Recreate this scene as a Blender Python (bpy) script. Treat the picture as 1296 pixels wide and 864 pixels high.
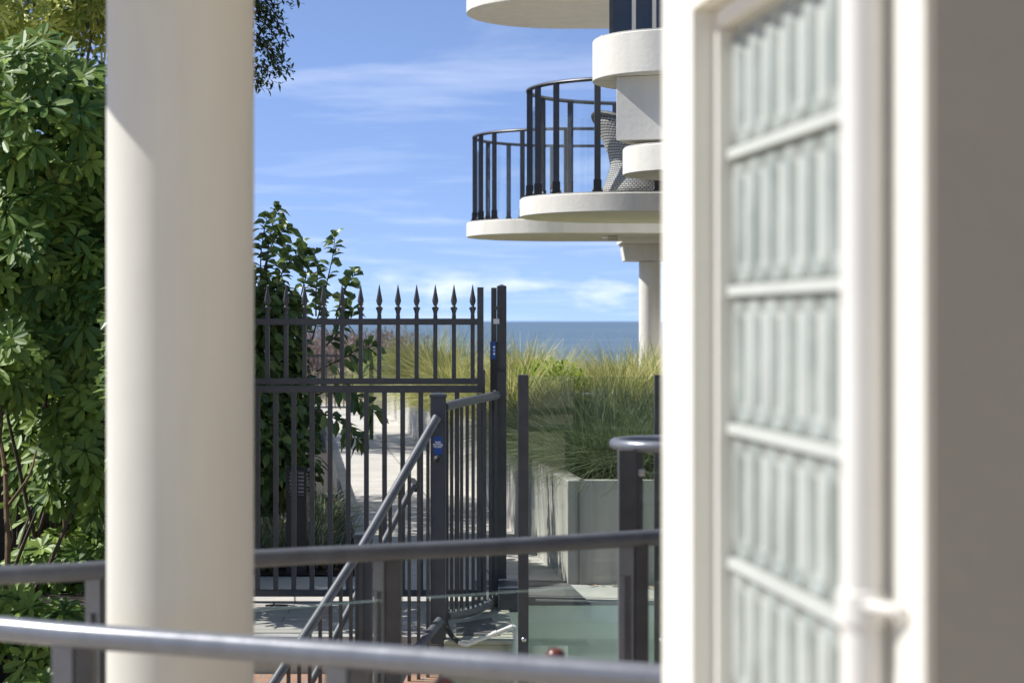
import bpy, math, random
from mathutils import Vector, Matrix
R = math.radians
random.seed(11)
S = bpy.context.scene
for o in list(bpy.data.objects): bpy.data.objects.remove(o)
C = S.collection

# ------------------------------------------------------------------ camera, sky, sun, exposure
EYE = 1.56            # metres above the paved deck at the gate (z = 0)
F = 2500.0            # focal length in pixels of a 1296 px wide picture
cam = bpy.data.cameras.new('camera'); camo = bpy.data.objects.new('camera', cam); C.objects.link(camo)
camo.location = (0, 0, EYE); camo.rotation_euler = (R(90), 0, 0)
cam.sensor_width = 36; cam.lens = F/1296*36; cam.shift_y = -26/1296
cam.clip_start = .05; cam.clip_end = 40000
cam.dof.use_dof = True; cam.dof.focus_distance = 12.6; cam.dof.aperture_fstop = 3.7; cam.dof.aperture_blades = 9
S.camera = camo
SUN_HEAD, SUN_EL = -81.5, 47.0
w = bpy.data.worlds.new('World'); S.world = w; w.use_nodes = True
nt = w.node_tree; nt.nodes.clear()
def N(nt, t, **k):
    n = nt.nodes.new(t)
    for a, b in k.items(): setattr(n, a, b)
    return n
out = N(nt, 'ShaderNodeOutputWorld'); bg = N(nt, 'ShaderNodeBackground'); bg.inputs[1].default_value = .10
sky = N(nt, 'ShaderNodeTexSky', sky_type='NISHITA'); sky.sun_disc = False
sky.sun_elevation = R(SUN_EL); sky.sun_rotation = R(SUN_HEAD); sky.air_density = 1.0; sky.dust_density = .3; sky.ozone_density = 2.2
tc = N(nt, 'ShaderNodeTexCoord')
# wispy clouds: direction projected on a high flat layer
sep = N(nt, 'ShaderNodeSeparateXYZ'); nt.links.new(tc.outputs['Generated'], sep.inputs[0])
def math_(nt, op, a, b=None, c=None):
    n = N(nt, 'ShaderNodeMath', operation=op)
    for i, v in enumerate((a, b, c)):
        if v is None: continue
        if isinstance(v, (int, float)): n.inputs[i].default_value = v
        else: nt.links.new(v, n.inputs[i])
    return n.outputs[0]
zc = math_(nt, 'MAXIMUM', sep.outputs[2], 0.0)
den = math_(nt, 'ADD', zc, .045)
u = math_(nt, 'DIVIDE', sep.outputs[0], den); v = math_(nt, 'DIVIDE', sep.outputs[1], den)
comb = N(nt, 'ShaderNodeCombineXYZ'); nt.links.new(u, comb.inputs[0]); nt.links.new(v, comb.inputs[1])
mp = N(nt, 'ShaderNodeMapping'); nt.links.new(comb.outputs[0], mp.inputs[0])
mp.inputs['Rotation'].default_value = (0, 0, R(-14)); mp.inputs['Scale'].default_value = (.55, .62, 1); mp.inputs['Location'].default_value = (3.4, 1.3, 0)
n1 = N(nt, 'ShaderNodeTexNoise'); n1.inputs['Scale'].default_value = 1.15; n1.inputs['Detail'].default_value = 9; n1.inputs['Roughness'].default_value = .62; n1.inputs['Distortion'].default_value = .5
nt.links.new(mp.outputs[0], n1.inputs['Vector'])
cr = N(nt, 'ShaderNodeValToRGB'); cr.color_ramp.elements[0].position = .50; cr.color_ramp.elements[1].position = .86
nt.links.new(n1.outputs[0], cr.inputs[0])
# low fair-weather cumulus near the horizon
mp2 = N(nt, 'ShaderNodeMapping'); nt.links.new(tc.outputs['Generated'], mp2.inputs[0]); mp2.inputs['Scale'].default_value = (16, 16, 60); mp2.inputs['Location'].default_value = (1.9, 0, .25)
n2 = N(nt, 'ShaderNodeTexNoise'); n2.inputs['Scale'].default_value = 1.0; n2.inputs['Detail'].default_value = 7; n2.inputs['Roughness'].default_value = .55
nt.links.new(mp2.outputs[0], n2.inputs['Vector'])
cr2 = N(nt, 'ShaderNodeValToRGB'); cr2.color_ramp.elements[0].position = .50; cr2.color_ramp.elements[1].position = .66
nt.links.new(n2.outputs[0], cr2.inputs[0])
band = N(nt, 'ShaderNodeMapRange'); band.inputs[1].default_value = .018; band.inputs[2].default_value = .03; nt.links.new(sep.outputs[2], band.inputs[0])
band1 = N(nt, 'ShaderNodeMapRange'); band1.inputs[1].default_value = .001; band1.inputs[2].default_value = .008; nt.links.new(sep.outputs[2], band1.inputs[0])
lowmask = math_(nt, 'MULTIPLY', math_(nt, 'SUBTRACT', 1.0, band.outputs[0]), band1.outputs[0])
low = math_(nt, 'MULTIPLY', math_(nt, 'MULTIPLY', cr2.outputs[0], lowmask), .6)
high = math_(nt, 'MULTIPLY', cr.outputs[0], .45)
cl = math_(nt, 'MAXIMUM', low, high)
tint = N(nt, 'ShaderNodeMix', data_type='RGBA'); tint.blend_type = 'MULTIPLY'; tint.inputs[0].default_value = 1
smp = N(nt, 'ShaderNodeCombineXYZ'); nt.links.new(sep.outputs[0], smp.inputs[0]); nt.links.new(sep.outputs[1], smp.inputs[1])
nt.links.new(math_(nt, 'MULTIPLY_ADD', zc, 2.2, .17), smp.inputs[2]); nrm_ = N(nt, 'ShaderNodeVectorMath', operation='NORMALIZE'); nt.links.new(smp.outputs[0], nrm_.inputs[0]); nt.links.new(nrm_.outputs[0], sky.inputs[0])
nt.links.new(sky.outputs[0], tint.inputs[6]); hz = N(nt, 'ShaderNodeMapRange'); hz.inputs[1].default_value = .12; hz.inputs[2].default_value = .42; nt.links.new(sep.outputs[2], hz.inputs[0])
hm = N(nt, 'ShaderNodeMix', data_type='RGBA'); nt.links.new(hz.outputs[0], hm.inputs[0]); hm.inputs[6].default_value = (1.22, 1.18, 1.32, 1); hm.inputs[7].default_value = (.98, .93, .84, 1); nt.links.new(hm.outputs[2], tint.inputs[7])
mx = N(nt, 'ShaderNodeMix', data_type='RGBA'); nt.links.new(cl, mx.inputs[0]); nt.links.new(tint.outputs[2], mx.inputs[6]); mx.inputs[7].default_value = (8.2, 8.6, 9.4, 1)
nt.links.new(mx.outputs[2], bg.inputs[0]); nt.links.new(bg.outputs[0], out.inputs[0])

sl = bpy.data.lights.new('sun', 'SUN'); sl.energy = 4.25; sl.angle = R(.53); sl.color = (1, .975, .94)
so = bpy.data.objects.new('sun', sl); C.objects.link(so)
sd = Vector((math.sin(R(SUN_HEAD))*math.cos(R(SUN_EL)), math.cos(R(SUN_HEAD))*math.cos(R(SUN_EL)), math.sin(R(SUN_EL))))
so.rotation_euler = sd.to_track_quat('Z', 'Y').to_euler(); so.location = (-20, 3, 30)
S.view_settings.view_transform = 'Standard'; S.view_settings.look = 'None'; S.view_settings.gamma = 1
S.view_settings.exposure = .62
S.render.resolution_x = 1024; S.render.resolution_y = 682

# ------------------------------------------------------------------ materials
def mat(name, col, rough=.6, metal=0, var=.12, vscale=6, bump=0, bscale=60, spec=.5, coat=0, stretch=(1, 1, 1), col2=None, detail=5):
    m = bpy.data.materials.new(name); m.use_nodes = True; nt = m.node_tree; b = nt.nodes['Principled BSDF']
    b.inputs['Roughness'].default_value = rough; b.inputs['Metallic'].default_value = metal
    b.inputs['Specular IOR Level'].default_value = spec; b.inputs['Coat Weight'].default_value = coat
    tc = N(nt, 'ShaderNodeTexCoord'); mp = N(nt, 'ShaderNodeMapping'); mp.inputs['Scale'].default_value = stretch
    nt.links.new(tc.outputs['Object'], mp.inputs[0])
    no = N(nt, 'ShaderNodeTexNoise'); no.inputs['Scale'].default_value = vscale; no.inputs['Detail'].default_value = detail; no.inputs['Roughness'].default_value = .6
    nt.links.new(mp.outputs[0], no.inputs['Vector'])
    rmp = N(nt, 'ShaderNodeValToRGB'); e = rmp.color_ramp.elements
    e[0].position = .3; e[1].position = .7
    c2 = col2 or tuple(min(1, c*(1+var)) for c in col)
    e[0].color = (*[c*(1-var) for c in col], 1) if not col2 else (*col, 1); e[1].color = (*c2, 1)
    nt.links.new(no.outputs[0], rmp.inputs[0]); nt.links.new(rmp.outputs[0], b.inputs['Base Color'])
    rr = N(nt, 'ShaderNodeMapRange'); rr.inputs[3].default_value = max(0, rough-.08); rr.inputs[4].default_value = min(1, rough+.08)
    nt.links.new(no.outputs[0], rr.inputs[0]); nt.links.new(rr.outputs[0], b.inputs['Roughness'])
    if bump:
        n2 = N(nt, 'ShaderNodeTexNoise'); n2.inputs['Scale'].default_value = bscale; n2.inputs['Detail'].default_value = 4
        nt.links.new(tc.outputs['Object'], n2.inputs['Vector'])
        bp = N(nt, 'ShaderNodeBump'); bp.inputs['Strength'].default_value = bump; bp.inputs['Distance'].default_value = .004
        nt.links.new(n2.outputs[0], bp.inputs['Height']); nt.links.new(bp.outputs[0], b.inputs['Normal'])
    return m
M = {}
M['render'] = mat('cream render', (.72, .69, .61), .8, var=.05, vscale=1.6, bump=.35, bscale=70)
M['render_far'] = mat('white painted render', (.74, .71, .64), .75, var=.075, vscale=3.2, bump=.5, bscale=26, stretch=(2.2, 2.2, .35), detail=8)
M['taupe'] = mat('taupe render', (.44, .378, .285), .85, var=.07, vscale=3, bump=.6, bscale=45)
M['column'] = mat('painted column', (.625, .60, .525), .6, var=.06, vscale=3.5, bump=.25, bscale=10, stretch=(1.5, 1.5, .3), detail=9)
M['pipe'] = mat('white pvc', (.74, .71, .65), .4, var=.04)
M['frame'] = mat('window frame paint', (.74, .71, .64), .45, var=.03)
M['coping'] = mat('weathered coping', (.42, .41, .38), .85, var=.25, vscale=14, bump=.5)
M['rail'] = mat('grey powder coated rail', (.19, .20, .225), .30, metal=.3, var=.10, vscale=20, bump=.06, bscale=120, spec=.6)
M['rail_dark'] = mat('matt dark grey rail', (.105, .110, .122), .48, metal=0, var=.18, vscale=14, bump=.1, bscale=90, spec=.4)
M['railpost'] = mat('grey post paint', (.13, .14, .16), .42, metal=.2, var=.12, vscale=8, bump=.05, bscale=100)
M['gate'] = mat('charcoal gate paint', (.068, .067, .070), .42, metal=.1, var=.22, vscale=9, bump=.08, bscale=80)
M['black'] = mat('black metal', (.020, .020, .022), .45, var=.2)
M['newel'] = mat('dark blue grey paint', (.055, .062, .078), .4, metal=.1, var=.2, vscale=7)
M['steel'] = mat('bright steel', (.6, .6, .6), .25, metal=1, var=.05)
M['blue'] = mat('blue sticker', (.012, .075, .36), .4, var=.1)
M['white'] = mat('white print', (.85, .87, .95), .5, var=.02)
M['plinth'] = mat('pale green cream render', (.40, .40, .31), .8, var=.12, vscale=5, bump=.3)
M['soil'] = mat('dark soil mulch', (.030, .022, .016), .95, var=.5, vscale=30, bump=1, bscale=40)
M['edging'] = mat('dark steel edging', (.045, .045, .042), .8, var=.3, vscale=15)
M['slate'] = mat('dark grey matt', (.115, .115, .11), .8, var=.15, vscale=5, bump=.4, bscale=80)
M['deadleaf'] = mat('dry leaf', (.28, .13, .05), .8, var=.4, vscale=40)
M['bark'] = mat('bark', (.20, .135, .075), .9, var=.35, vscale=18, bump=.8, bscale=30)
M['twig'] = mat('dark twig', (.085, .06, .045), .85, var=.3, vscale=18)
M['wicker'] = None
M['timber'] = mat('darkened fence boards', (.045, .032, .022), .85, var=.35, vscale=5, stretch=(6, 6, .6))
M['redwood'] = mat('red brown varnished timber', (.13, .035, .02), .3, var=.3, vscale=12, coat=.5)
M['bodyglass'] = mat('dark window glass', (.02, .024, .028), .05, var=.1, spec=1)

def concrete_panels():
    m = mat('board marked concrete', (.31, .295, .255), .85, var=.3, vscale=3.2, bump=.35, bscale=50, stretch=(2.2, 2.2, .28), col2=(.54, .51, .45), detail=8)
    return m
M['concrete'] = concrete_panels()

def pavers(name, c1, c2, mortar, sx, sy, rot, gap=.006, var=1.0):
    m = bpy.data.materials.new(name); m.use_nodes = True; nt = m.node_tree; b = nt.nodes['Principled BSDF']
    tc = N(nt, 'ShaderNodeTexCoord'); mp = N(nt, 'ShaderNodeMapping'); mp.inputs['Rotation'].default_value = (0, 0, rot)
    nt.links.new(tc.outputs['Object'], mp.inputs[0])
    br = N(nt, 'ShaderNodeTexBrick'); br.offset = 0.0 if sx == sy else .5; br.inputs['Color1'].default_value = (*c1, 1); br.inputs['Color2'].default_value = (*c2, 1); br.inputs['Mortar'].default_value = (*mortar, 1)
    br.inputs['Scale'].default_value = 1; br.inputs['Brick Width'].default_value = sx; br.inputs['Row Height'].default_value = sy; br.inputs['Mortar Size'].default_value = gap; br.inputs['Mortar Smooth'].default_value = .2
    nt.links.new(mp.outputs[0], br.inputs['Vector'])
    no = N(nt, 'ShaderNodeTexNoise'); no.inputs['Scale'].default_value = 2.4; no.inputs['Detail'].default_value = 8; no.inputs['Roughness'].default_value = .65
    nt.links.new(tc.outputs['Object'], no.inputs['Vector'])
    mr = N(nt, 'ShaderNodeMapRange'); mr.inputs[1].default_value = .3; mr.inputs[2].default_value = .7; mr.inputs[3].default_value = 1-.2*var; mr.inputs[4].default_value = 1+.12*var
    nt.links.new(no.outputs[0], mr.inputs[0])
    mm = N(nt, 'ShaderNodeMix', data_type='RGBA'); mm.blend_type = 'MULTIPLY'; mm.inputs[0].default_value = 1
    nt.links.new(br.outputs[0], mm.inputs[6]); nt.links.new(mr.outputs[0], mm.inputs[7]); nt.links.new(mm.outputs[2], b.inputs['Base Color'])
    b.inputs['Roughness'].default_value = .72
    bp = N(nt, 'ShaderNodeBump'); bp.inputs['Strength'].default_value = .5; bp.inputs['Distance'].default_value = .004; bp.invert = True
    nt.links.new(br.outputs['Fac'], bp.inputs['Height']); nt.links.new(bp.outputs[0], b.inputs['Normal'])
    return m
M['paver'] = pavers('pale pavers', (.55, .52, .47), (.49, .465, .42), (.16, .15, .14), 1.2, 1.2, R(-6.6))
M['decking'] = pavers('grey deck boards', (.44, .42, .38), (.40, .38, .345), (.15, .14, .125), 2.4, .14, 0, .004)
M['bricktop'] = pavers('terracotta pavers', (.46, .26, .17), (.38, .21, .14), (.30, .26, .22), .23, .11, 0, .008)
M['riser'] = mat('cream riser', (.46, .45, .36), .8, var=.1, vscale=4)

def glass(name, tint, refl=.9, rough=.0, ior=1.45):
    m = bpy.data.materials.new(name); m.use_nodes = True; nt = m.node_tree; nt.nodes.clear()
    o = N(nt, 'ShaderNodeOutputMaterial'); t = N(nt, 'ShaderNodeBsdfTransparent'); t.inputs[0].default_value = (*tint, 1)
    g = N(nt, 'ShaderNodeBsdfGlossy'); g.inputs['Roughness'].default_value = rough; g.inputs['Color'].default_value = (refl, refl, refl, 1)
    fr = N(nt, 'ShaderNodeFresnel'); mx = N(nt, 'ShaderNodeMixShader'); ge = N(nt, 'ShaderNodeNewGeometry')
    nt.links.new(math_(nt, 'MULTIPLY_ADD', ge.outputs['Backfacing'], 1/ior-ior, ior), fr.inputs[0])
    nt.links.new(fr.outputs[0], mx.inputs[0]); nt.links.new(t.outputs[0], mx.inputs[1]); nt.links.new(g.outputs[0], mx.inputs[2]); nt.links.new(mx.outputs[0], o.inputs[0])
    return m
M['glass'] = glass('clear green tinted glass', (.93, .96, .945))
M['glass_clear'] = glass('clear rail glass', (.965, .98, .97))
M['glass_far'] = glass('balcony glass', (.93, .96, .97))
M['glassedge'] = mat('green glass edge', (.30, .40, .31), .2, var=.15, vscale=10)

def leafmat(name, c1, c2, rough=.38, trans=.3, edge=None, spec=.5):
    m = bpy.data.materials.new(name); m.use_nodes = True; nt = m.node_tree; b = nt.nodes['Principled BSDF']; o = nt.nodes['Material Output']
    at = N(nt, 'ShaderNodeAttribute'); at.attribute_name = 'tint'
    rp = N(nt, 'ShaderNodeValToRGB'); rp.color_ramp.elements[0].color = (*c1, 1); rp.color_ramp.elements[1].color = (*c2, 1)
    nt.links.new(at.outputs['Fac'], rp.inputs[0])
    col = rp.outputs[0]
    if edge:
        a2 = N(nt, 'ShaderNodeAttribute'); a2.attribute_name = 'rim'
        mx0 = N(nt, 'ShaderNodeMix', data_type='RGBA'); nt.links.new(a2.outputs['Fac'], mx0.inputs[0]); nt.links.new(col, mx0.inputs[6]); mx0.inputs[7].default_value = (*edge, 1); col = mx0.outputs[2]
    nt.links.new(col, b.inputs['Base Color']); b.inputs['Roughness'].default_value = rough; b.inputs['Specular IOR Level'].default_value = spec
    tr = N(nt, 'ShaderNodeBsdfTranslucent'); nt.links.new(col, tr.inputs[0])
    mx = N(nt, 'ShaderNodeMixShader'); mx.inputs[0].default_value = trans
    nt.links.new(b.outputs[0], mx.inputs[1]); nt.links.new(tr.outputs[0], mx.inputs[2]); nt.links.new(mx.outputs[0], o.inputs[0])
    return m
M['schefflera'] = leafmat('glossy umbrella leaves', (.055, .125, .024), (.30, .42, .075), .46, .30, spec=.35)
M['hibiscus'] = leafmat('dark glossy leaves', (.060, .110, .038), (.24, .33, .085), .36, .22)
M['pitto'] = leafmat('small tree leaves', (.030, .055, .024), (.10, .14, .055), .45, .25)
M['yellow'] = leafmat('variegated leaves', (.24, .31, .05), (.72, .74, .20), .45, .3)
M['grass_shade'] = leafmat('shaded tussock blades', (.045, .085, .030), (.27, .31, .15), .6, .3)  # near grass: the tussock colour with shade painted in
M['grass_sun'] = leafmat('sunlit tussock blades', (.15, .21, .04), (.76, .68, .31), .6, .35)  # the same grass coloured as sunlit
M['grass_lime'] = leafmat('lime leaves', (.16, .27, .02), (.36, .46, .05), .5, .4)
M['strap'] = leafmat('striped strap leaves', (.08, .14, .05), (.55, .55, .36), .45, .3)
M['scrub'] = leafmat('mauve brown scrub', (.14, .10, .085), (.34, .27, .24), .9, .2)
M['dune'] = leafmat('dune bush', (.08, .10, .04), (.22, .22, .09), .7, .25)

# ------------------------------------------------------------------ mesh helpers
class MB:
    def __init__(s): s.v = []; s.f = []; s.mi = []; s.tint = []; s.rim = []
    def add(s, vs, fs, mi=0, tint=0.0, rim=None):
        n = len(s.v); s.v += [tuple(q) for q in vs]; s.f += [tuple(i+n for i in f) for f in fs]; s.mi += [mi]*len(fs)
        s.tint += [tint]*len(vs); s.rim += (rim if rim else [0.0]*len(vs)); return s
    def box(s, x0, x1, y0, y1, z0, z1, mi=0):
        return s.prism([(x0, y0), (x1, y0), (x1, y1), (x0, y1)], z0, z1, mi)
    def prism(s, poly, z0, z1, mi=0):
        n = len(poly)
        vs = [(x, y, z0) for x, y in poly]+[(x, y, z1) for x, y in poly]
        fs = [tuple(range(n))[::-1], tuple(range(n, 2*n))]+[(i, (i+1) % n, n+(i+1) % n, n+i) for i in range(n)]
        return s.add(vs, fs, mi)
    def bar(s, a, b, w, h, mi=0, up=(0, 0, 1), w2=None, h2=None):
        a, b = Vector(a), Vector(b); d = (b-a).normalized(); up = Vector(up)
        if abs(d.dot(up)) > .99: up = Vector((0, 1, 0))
        sx = d.cross(up).normalized(); sz = sx.cross(d)
        w2 = w2 or w; h2 = h2 or h
        vs = [a+sx*i*w/2+sz*j*h/2 for i, j in ((-1, -1), (1, -1), (1, 1), (-1, 1))]+[b+sx*i*w2/2+sz*j*h2/2 for i, j in ((-1, -1), (1, -1), (1, 1), (-1, 1))]
        return s.add(vs, [(3, 2, 1, 0), (4, 5, 6, 7), (0, 1, 5, 4), (1, 2, 6, 5), (2, 3, 7, 6), (3, 0, 4, 7)], mi)
    def tube(s, pts, r, seg=12, mi=0, r2=None, tint=0.0, flat=1.0):
        pts = [Vector(p) for p in pts]; n = len(pts); vs = []
        for i, p in enumerate(pts):
            d = (pts[min(i+1, n-1)]-pts[max(i-1, 0)]).normalized()
            up = Vector((0, 0, 1)) if abs(d.z) < .95 else Vector((0, 1, 0))
            sx = d.cross(up).normalized(); sz = sx.cross(d)
            rr = r if r2 is None else r+(r2-r)*i/max(1, n-1)
            for k in range(seg):
                a = 2*math.pi*k/seg; vs.append(p+sx*math.cos(a)*rr+sz*math.sin(a)*rr*flat)
        fs = [(i*seg+k, i*seg+(k+1) % seg, (i+1)*seg+(k+1) % seg, (i+1)*seg+k) for i in range(n-1) for k in range(seg)]
        fs += [tuple(range(seg))[::-1], tuple((n-1)*seg+k for k in range(seg))]
        return s.add(vs, fs, mi, tint)
    def lathe(s, prof, c, seg=24, mi=0, sq=False):
        vs = []; n = len(prof)
        for r, z in prof:
            for k in range(seg):
                a = 2*math.pi*(k+.5)/seg; vs.append((c[0]+r*math.cos(a), c[1]+r*math.sin(a), c[2]+z))
        fs = [(i*seg+k, i*seg+(k+1) % seg, (i+1)*seg+(k+1) % seg, (i+1)*seg+k) for i in range(n-1) for k in range(seg)]
        fs += [tuple(range(seg))[::-1], tuple((n-1)*seg+k for k in range(seg))]
        return s.add(vs, fs, mi)
    def build(s, name, m, parent=None, smooth=False, bevel=0, label=None, loc=None):
        me = bpy.data.meshes.new(name)
        off = Vector((0, 0, 0))
        if parent is not None:
            p = parent
            while p: off += p.location; p = p.parent
        elif loc is not None: off = Vector(loc)
        me.from_pydata([(x-off.x, y-off.y, z-off.z) for x, y, z in s.v], [], s.f)
        for mm in (m if isinstance(m, (list, tuple)) else [m]): me.materials.append(mm)
        me.polygons.foreach_set('material_index', s.mi)
        if any(s.tint):
            a = me.attributes.new('tint', 'FLOAT', 'POINT'); a.data.foreach_set('value', s.tint)
            a = me.attributes.new('rim', 'FLOAT', 'POINT'); a.data.foreach_set('value', s.rim)
        if smooth:
            me.polygons.foreach_set('use_smooth', [True]*len(me.polygons))
            try: me.set_sharp_from_angle(angle=R(40))
            except Exception: pass
        me.update()
        o = bpy.data.objects.new(name, me); C.objects.link(o)
        if parent is not None: o.parent = parent
        elif loc is not None: o.location = loc
        if bevel:
            b = o.modifiers.new('bevel', 'BEVEL'); b.width = bevel; b.segments = 2; b.limit_method = 'ANGLE'
        if label: o['label'] = label
        return o
def thing(name, label, cat, loc=(0, 0, 0), group=None):
    o = bpy.data.objects.new(name, None); C.objects.link(o); o.location = loc; o.empty_display_size = .1
    o['label'] = label; o['category'] = cat
    if group: o['group'] = group
    return o
def tag(o, label, cat, group=None, kind=None):
    o['label'] = label; o['category'] = cat
    if group: o['group'] = group
    if kind: o['kind'] = kind
    return o
def struct(name, mb, m, label, **k):
    o = mb.build(name, m, **k); o['kind'] = 'structure'; o['label'] = label; o['category'] = name.replace('_', ' '); return o
def P(px, py, d): return Vector(((px-648)/F*d, d, EYE-(py-406)/F*d))
def spline(pts, n=8):
    pts = [Vector(p) for p in pts]; o = []
    q = [2*pts[0]-pts[1]]+pts+[2*pts[-1]-pts[-2]]
    for i in range(1, len(q)-2):
        for k in range(n):
            t = k/n; a, b, c, d = q[i-1], q[i], q[i+1], q[i+2]
            o.append(.5*((2*b)+(c-a)*t+(2*a-5*b+4*c-d)*t*t+(3*b-a-3*c+d)*t**3))
    o.append(pts[-1]); return o

# ------------------------------------------------------------------ ground, path, deck, sea
g = MB()
xs = [-6000, -1500, -400, -120, -40, -15, -6, 0, 6, 15, 40, 120, 400, 1500, 6000]
ys = [-400, -60, -10, 0, 9.9, 10.4, 20, 36, 44, 60, 75, 90, 120, 200]
def gz(y):
    for (a, za), (b, zb) in zip([(-500, -1.75), (9.9, -1.75), (10.4, -.95), (36, -.95), (44, .5), (60, -.2), (90, -5.5), (120, -7), (200, -8)], [(9.9, -1.75), (10.4, -.95), (36, -.95), (44, .5), (60, -.2), (90, -5.5), (120, -7), (200, -8), (300, -9)]):
        if a <= y <= b: return za+(zb-za)*(y-a)/(b-a)
vs = [(x, y, gz(y)) for y in ys for x in xs]; nx = len(xs)
g.add(vs, [(j*nx+i, j*nx+i+1, (j+1)*nx+i+1, (j+1)*nx+i) for j in range(len(ys)-1) for i in range(nx-1)])
M['sand'] = mat('sandy ground', (.30, .25, .18), .95, var=.3, vscale=1.2, bump=.5)
struct('ground', g, M['sand'], 'sandy ground running down to the sea')
sea = MB(); sea.add([(-30000, 95, -6), (30000, 95, -6), (30000, 30000, -6), (-30000, 30000, -6)], [(0, 1, 2, 3)])
def seamat():
    m = bpy.data.materials.new('sea water'); m.use_nodes = True; nt = m.node_tree; b = nt.nodes['Principled BSDF']
    b.inputs['Base Color'].default_value = (.030, .10, .18, 1); b.inputs['Roughness'].default_value = .32; b.inputs['IOR'].default_value = 1.33
    tc = N(nt, 'ShaderNodeTexCoord'); mp = N(nt, 'ShaderNodeMapping'); mp.inputs['Scale'].default_value = (.25, 1, 1); nt.links.new(tc.outputs['Object'], mp.inputs[0])
    n1 = N(nt, 'ShaderNodeTexNoise'); n1.inputs['Scale'].default_value = .12; n1.inputs['Detail'].default_value = 10; n1.inputs['Roughness'].default_value = .6; nt.links.new(mp.outputs[0], n1.inputs['Vector'])
    bp = N(nt, 'ShaderNodeBump'); bp.inputs['Strength'].default_value = .9; bp.inputs['Distance'].default_value = 1.2; nt.links.new(n1.outputs[0], bp.inputs['Height']); nt.links.new(bp.outputs[0], b.inputs['Normal'])
    n2 = N(nt, 'ShaderNodeTexNoise'); n2.inputs['Scale'].default_value = .012; n2.inputs['Detail'].default_value = 6; nt.links.new(mp.outputs[0], n2.inputs['Vector'])
    rp = N(nt, 'ShaderNodeValToRGB'); rp.color_ramp.elements[0].position = .35; rp.color_ramp.elements[1].position = .65
    rp.color_ramp.elements[0].color = (.075, .125, .165, 1); rp.color_ramp.elements[1].color = (.13, .19, .235, 1)
    nt.links.new(n2.outputs[0], rp.inputs[0]); nt.links.new(rp.outputs[0], b.inputs['Base Color'])
    return m
struct('sea', sea, seamat(), 'blue grey sea reaching the horizon')

pl = lambda y: .33-.112*(y-11.7)            # line of the planter's path side
bl = lambda y: -1.12-.11*(y-13.7)           # line of the bed edging
path = MB().prism([(-2.36, 11.0), (3.4, 11.0), (3.4, 37), (-7, 37), (-7, 14), (-2.36, 14)], -1, 0)
struct('path', path, M['paver'], 'pale paved path leading towards the sea', loc=(0, 11, 0))
deck = MB().prism([(-2.2, 9.9), (-.34, 9.9), (-.34, 10.997), (-2.2, 10.997)], -1, -.0)
struct('deck', deck, M['decking'], 'grey boarded landing in front of the spear-topped gate', loc=(0, 10, 0))
nos = MB().box(-2.2, -.345, 9.80, 9.897, -.045, -.004)
struct('deck_kerb', nos, M['coping'], 'dark nosing along the edge of the landing')
patch = MB().add([P(600, 737, 11.85), P(716, 737, 11.85), P(748, 765, 10.86), P(600, 765, 10.86)], [(0, 1, 2, 3)])
patch.v = [(x, y, .006) for x, y, z in patch.v]  # flat dark grey patch lying just above the paving
struct('path_patch', patch, M['slate'], 'dark grey flat patch on the path between gate post and planter')
ter = MB().prism([(-4, -3), (.2, -3), (.2, 1.0), (3, 1.0), (3, 6.6), (.5, 6.05), (-.7, 5.55), (-1.3, 5.16), (-4, 4.9)], -.35, -.09)
M['terrace'] = pavers('warm terrace tiles', (.55, .47, .36), (.50, .43, .33), (.3, .25, .2), .45, .45, 0)
struct('terrace_floor', ter, M['terrace'], 'paved terrace floor under the foreground railings')
# pool
pool = MB(); pool.add([(-.02, 8.6, -.9), (3.2, 8.6, -.9), (3.2, 10.98, -.9), (-.02, 10.98, -.9), (-.02, 8.6, -.02), (3.2, 8.6, -.02), (3.2, 10.98, -.02), (-.02, 10.98, -.02)],
    [(0, 1, 2, 3), (0, 4, 5, 1), (1, 5, 6, 2), (2, 6, 7, 3), (3, 7, 4, 0)])
M['pooltile'] = mat('teal pool lining', (.86, .88, .80), .4, var=.12, vscale=1.5)
pooloff = struct('pool_basin', pool, M['pooltile'], 'teal lined pool basin behind the glass fence')
wm = glass('pool water', (.90, .965, .94), ior=1.33)
_n = N(wm.node_tree, 'ShaderNodeTexNoise'); _n.inputs['Scale'].default_value = 2.2; _b = N(wm.node_tree, 'ShaderNodeBump'); _b.inputs['Strength'].default_value = .12; _b.inputs['Distance'].default_value = .05
wm.node_tree.links.new(_n.outputs[0], _b.inputs['Height'])
for n in wm.node_tree.nodes:
    if n.type in ('FRESNEL', 'BSDF_GLOSSY'): wm.node_tree.links.new(_b.outputs[0], n.inputs['Normal'])
pw = MB().add([(-.018, 8.602, -.11), (3.198, 8.602, -.11), (3.198, 10.978, -.11), (-.018, 10.978, -.11)], [(0, 1, 2, 3)])
struct('pool_water', pw, wm, 'still green pool water behind the glass fence')
kb = MB().box(-.02, 3.2, 8.42, 8.598, -1.7, -.02)
struct('pool_kerb', kb, M['plinth'], 'kerb under the glass pool fence')
# garden bed soil
bed = MB().add([(-2.35, 12.06, .012), (bl(12.06), 12.06, .012), (bl(33), 33, .012), (-7, 33, .012), (-7, 14.1, .012), (-2.35, 14.1, .012)], [(0, 1, 2, 3, 4, 5)])
bed.box(-7, -2.37, 11.3, 13.99, -1.75, -.08).box(-7, -2.21, 10.3, 11.29, -1.75, -.62)
struct('garden_soil', bed, M['soil'], 'dark mulch of the garden bed behind the gate')
ed = MB().bar((bl(12.1), 12.1, .07), (bl(30), 30, .07), .02, .17)
tag(ed.build('garden_edging', M['edging']), 'low dark edging between the planted bed and the pale path', 'edging')
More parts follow.
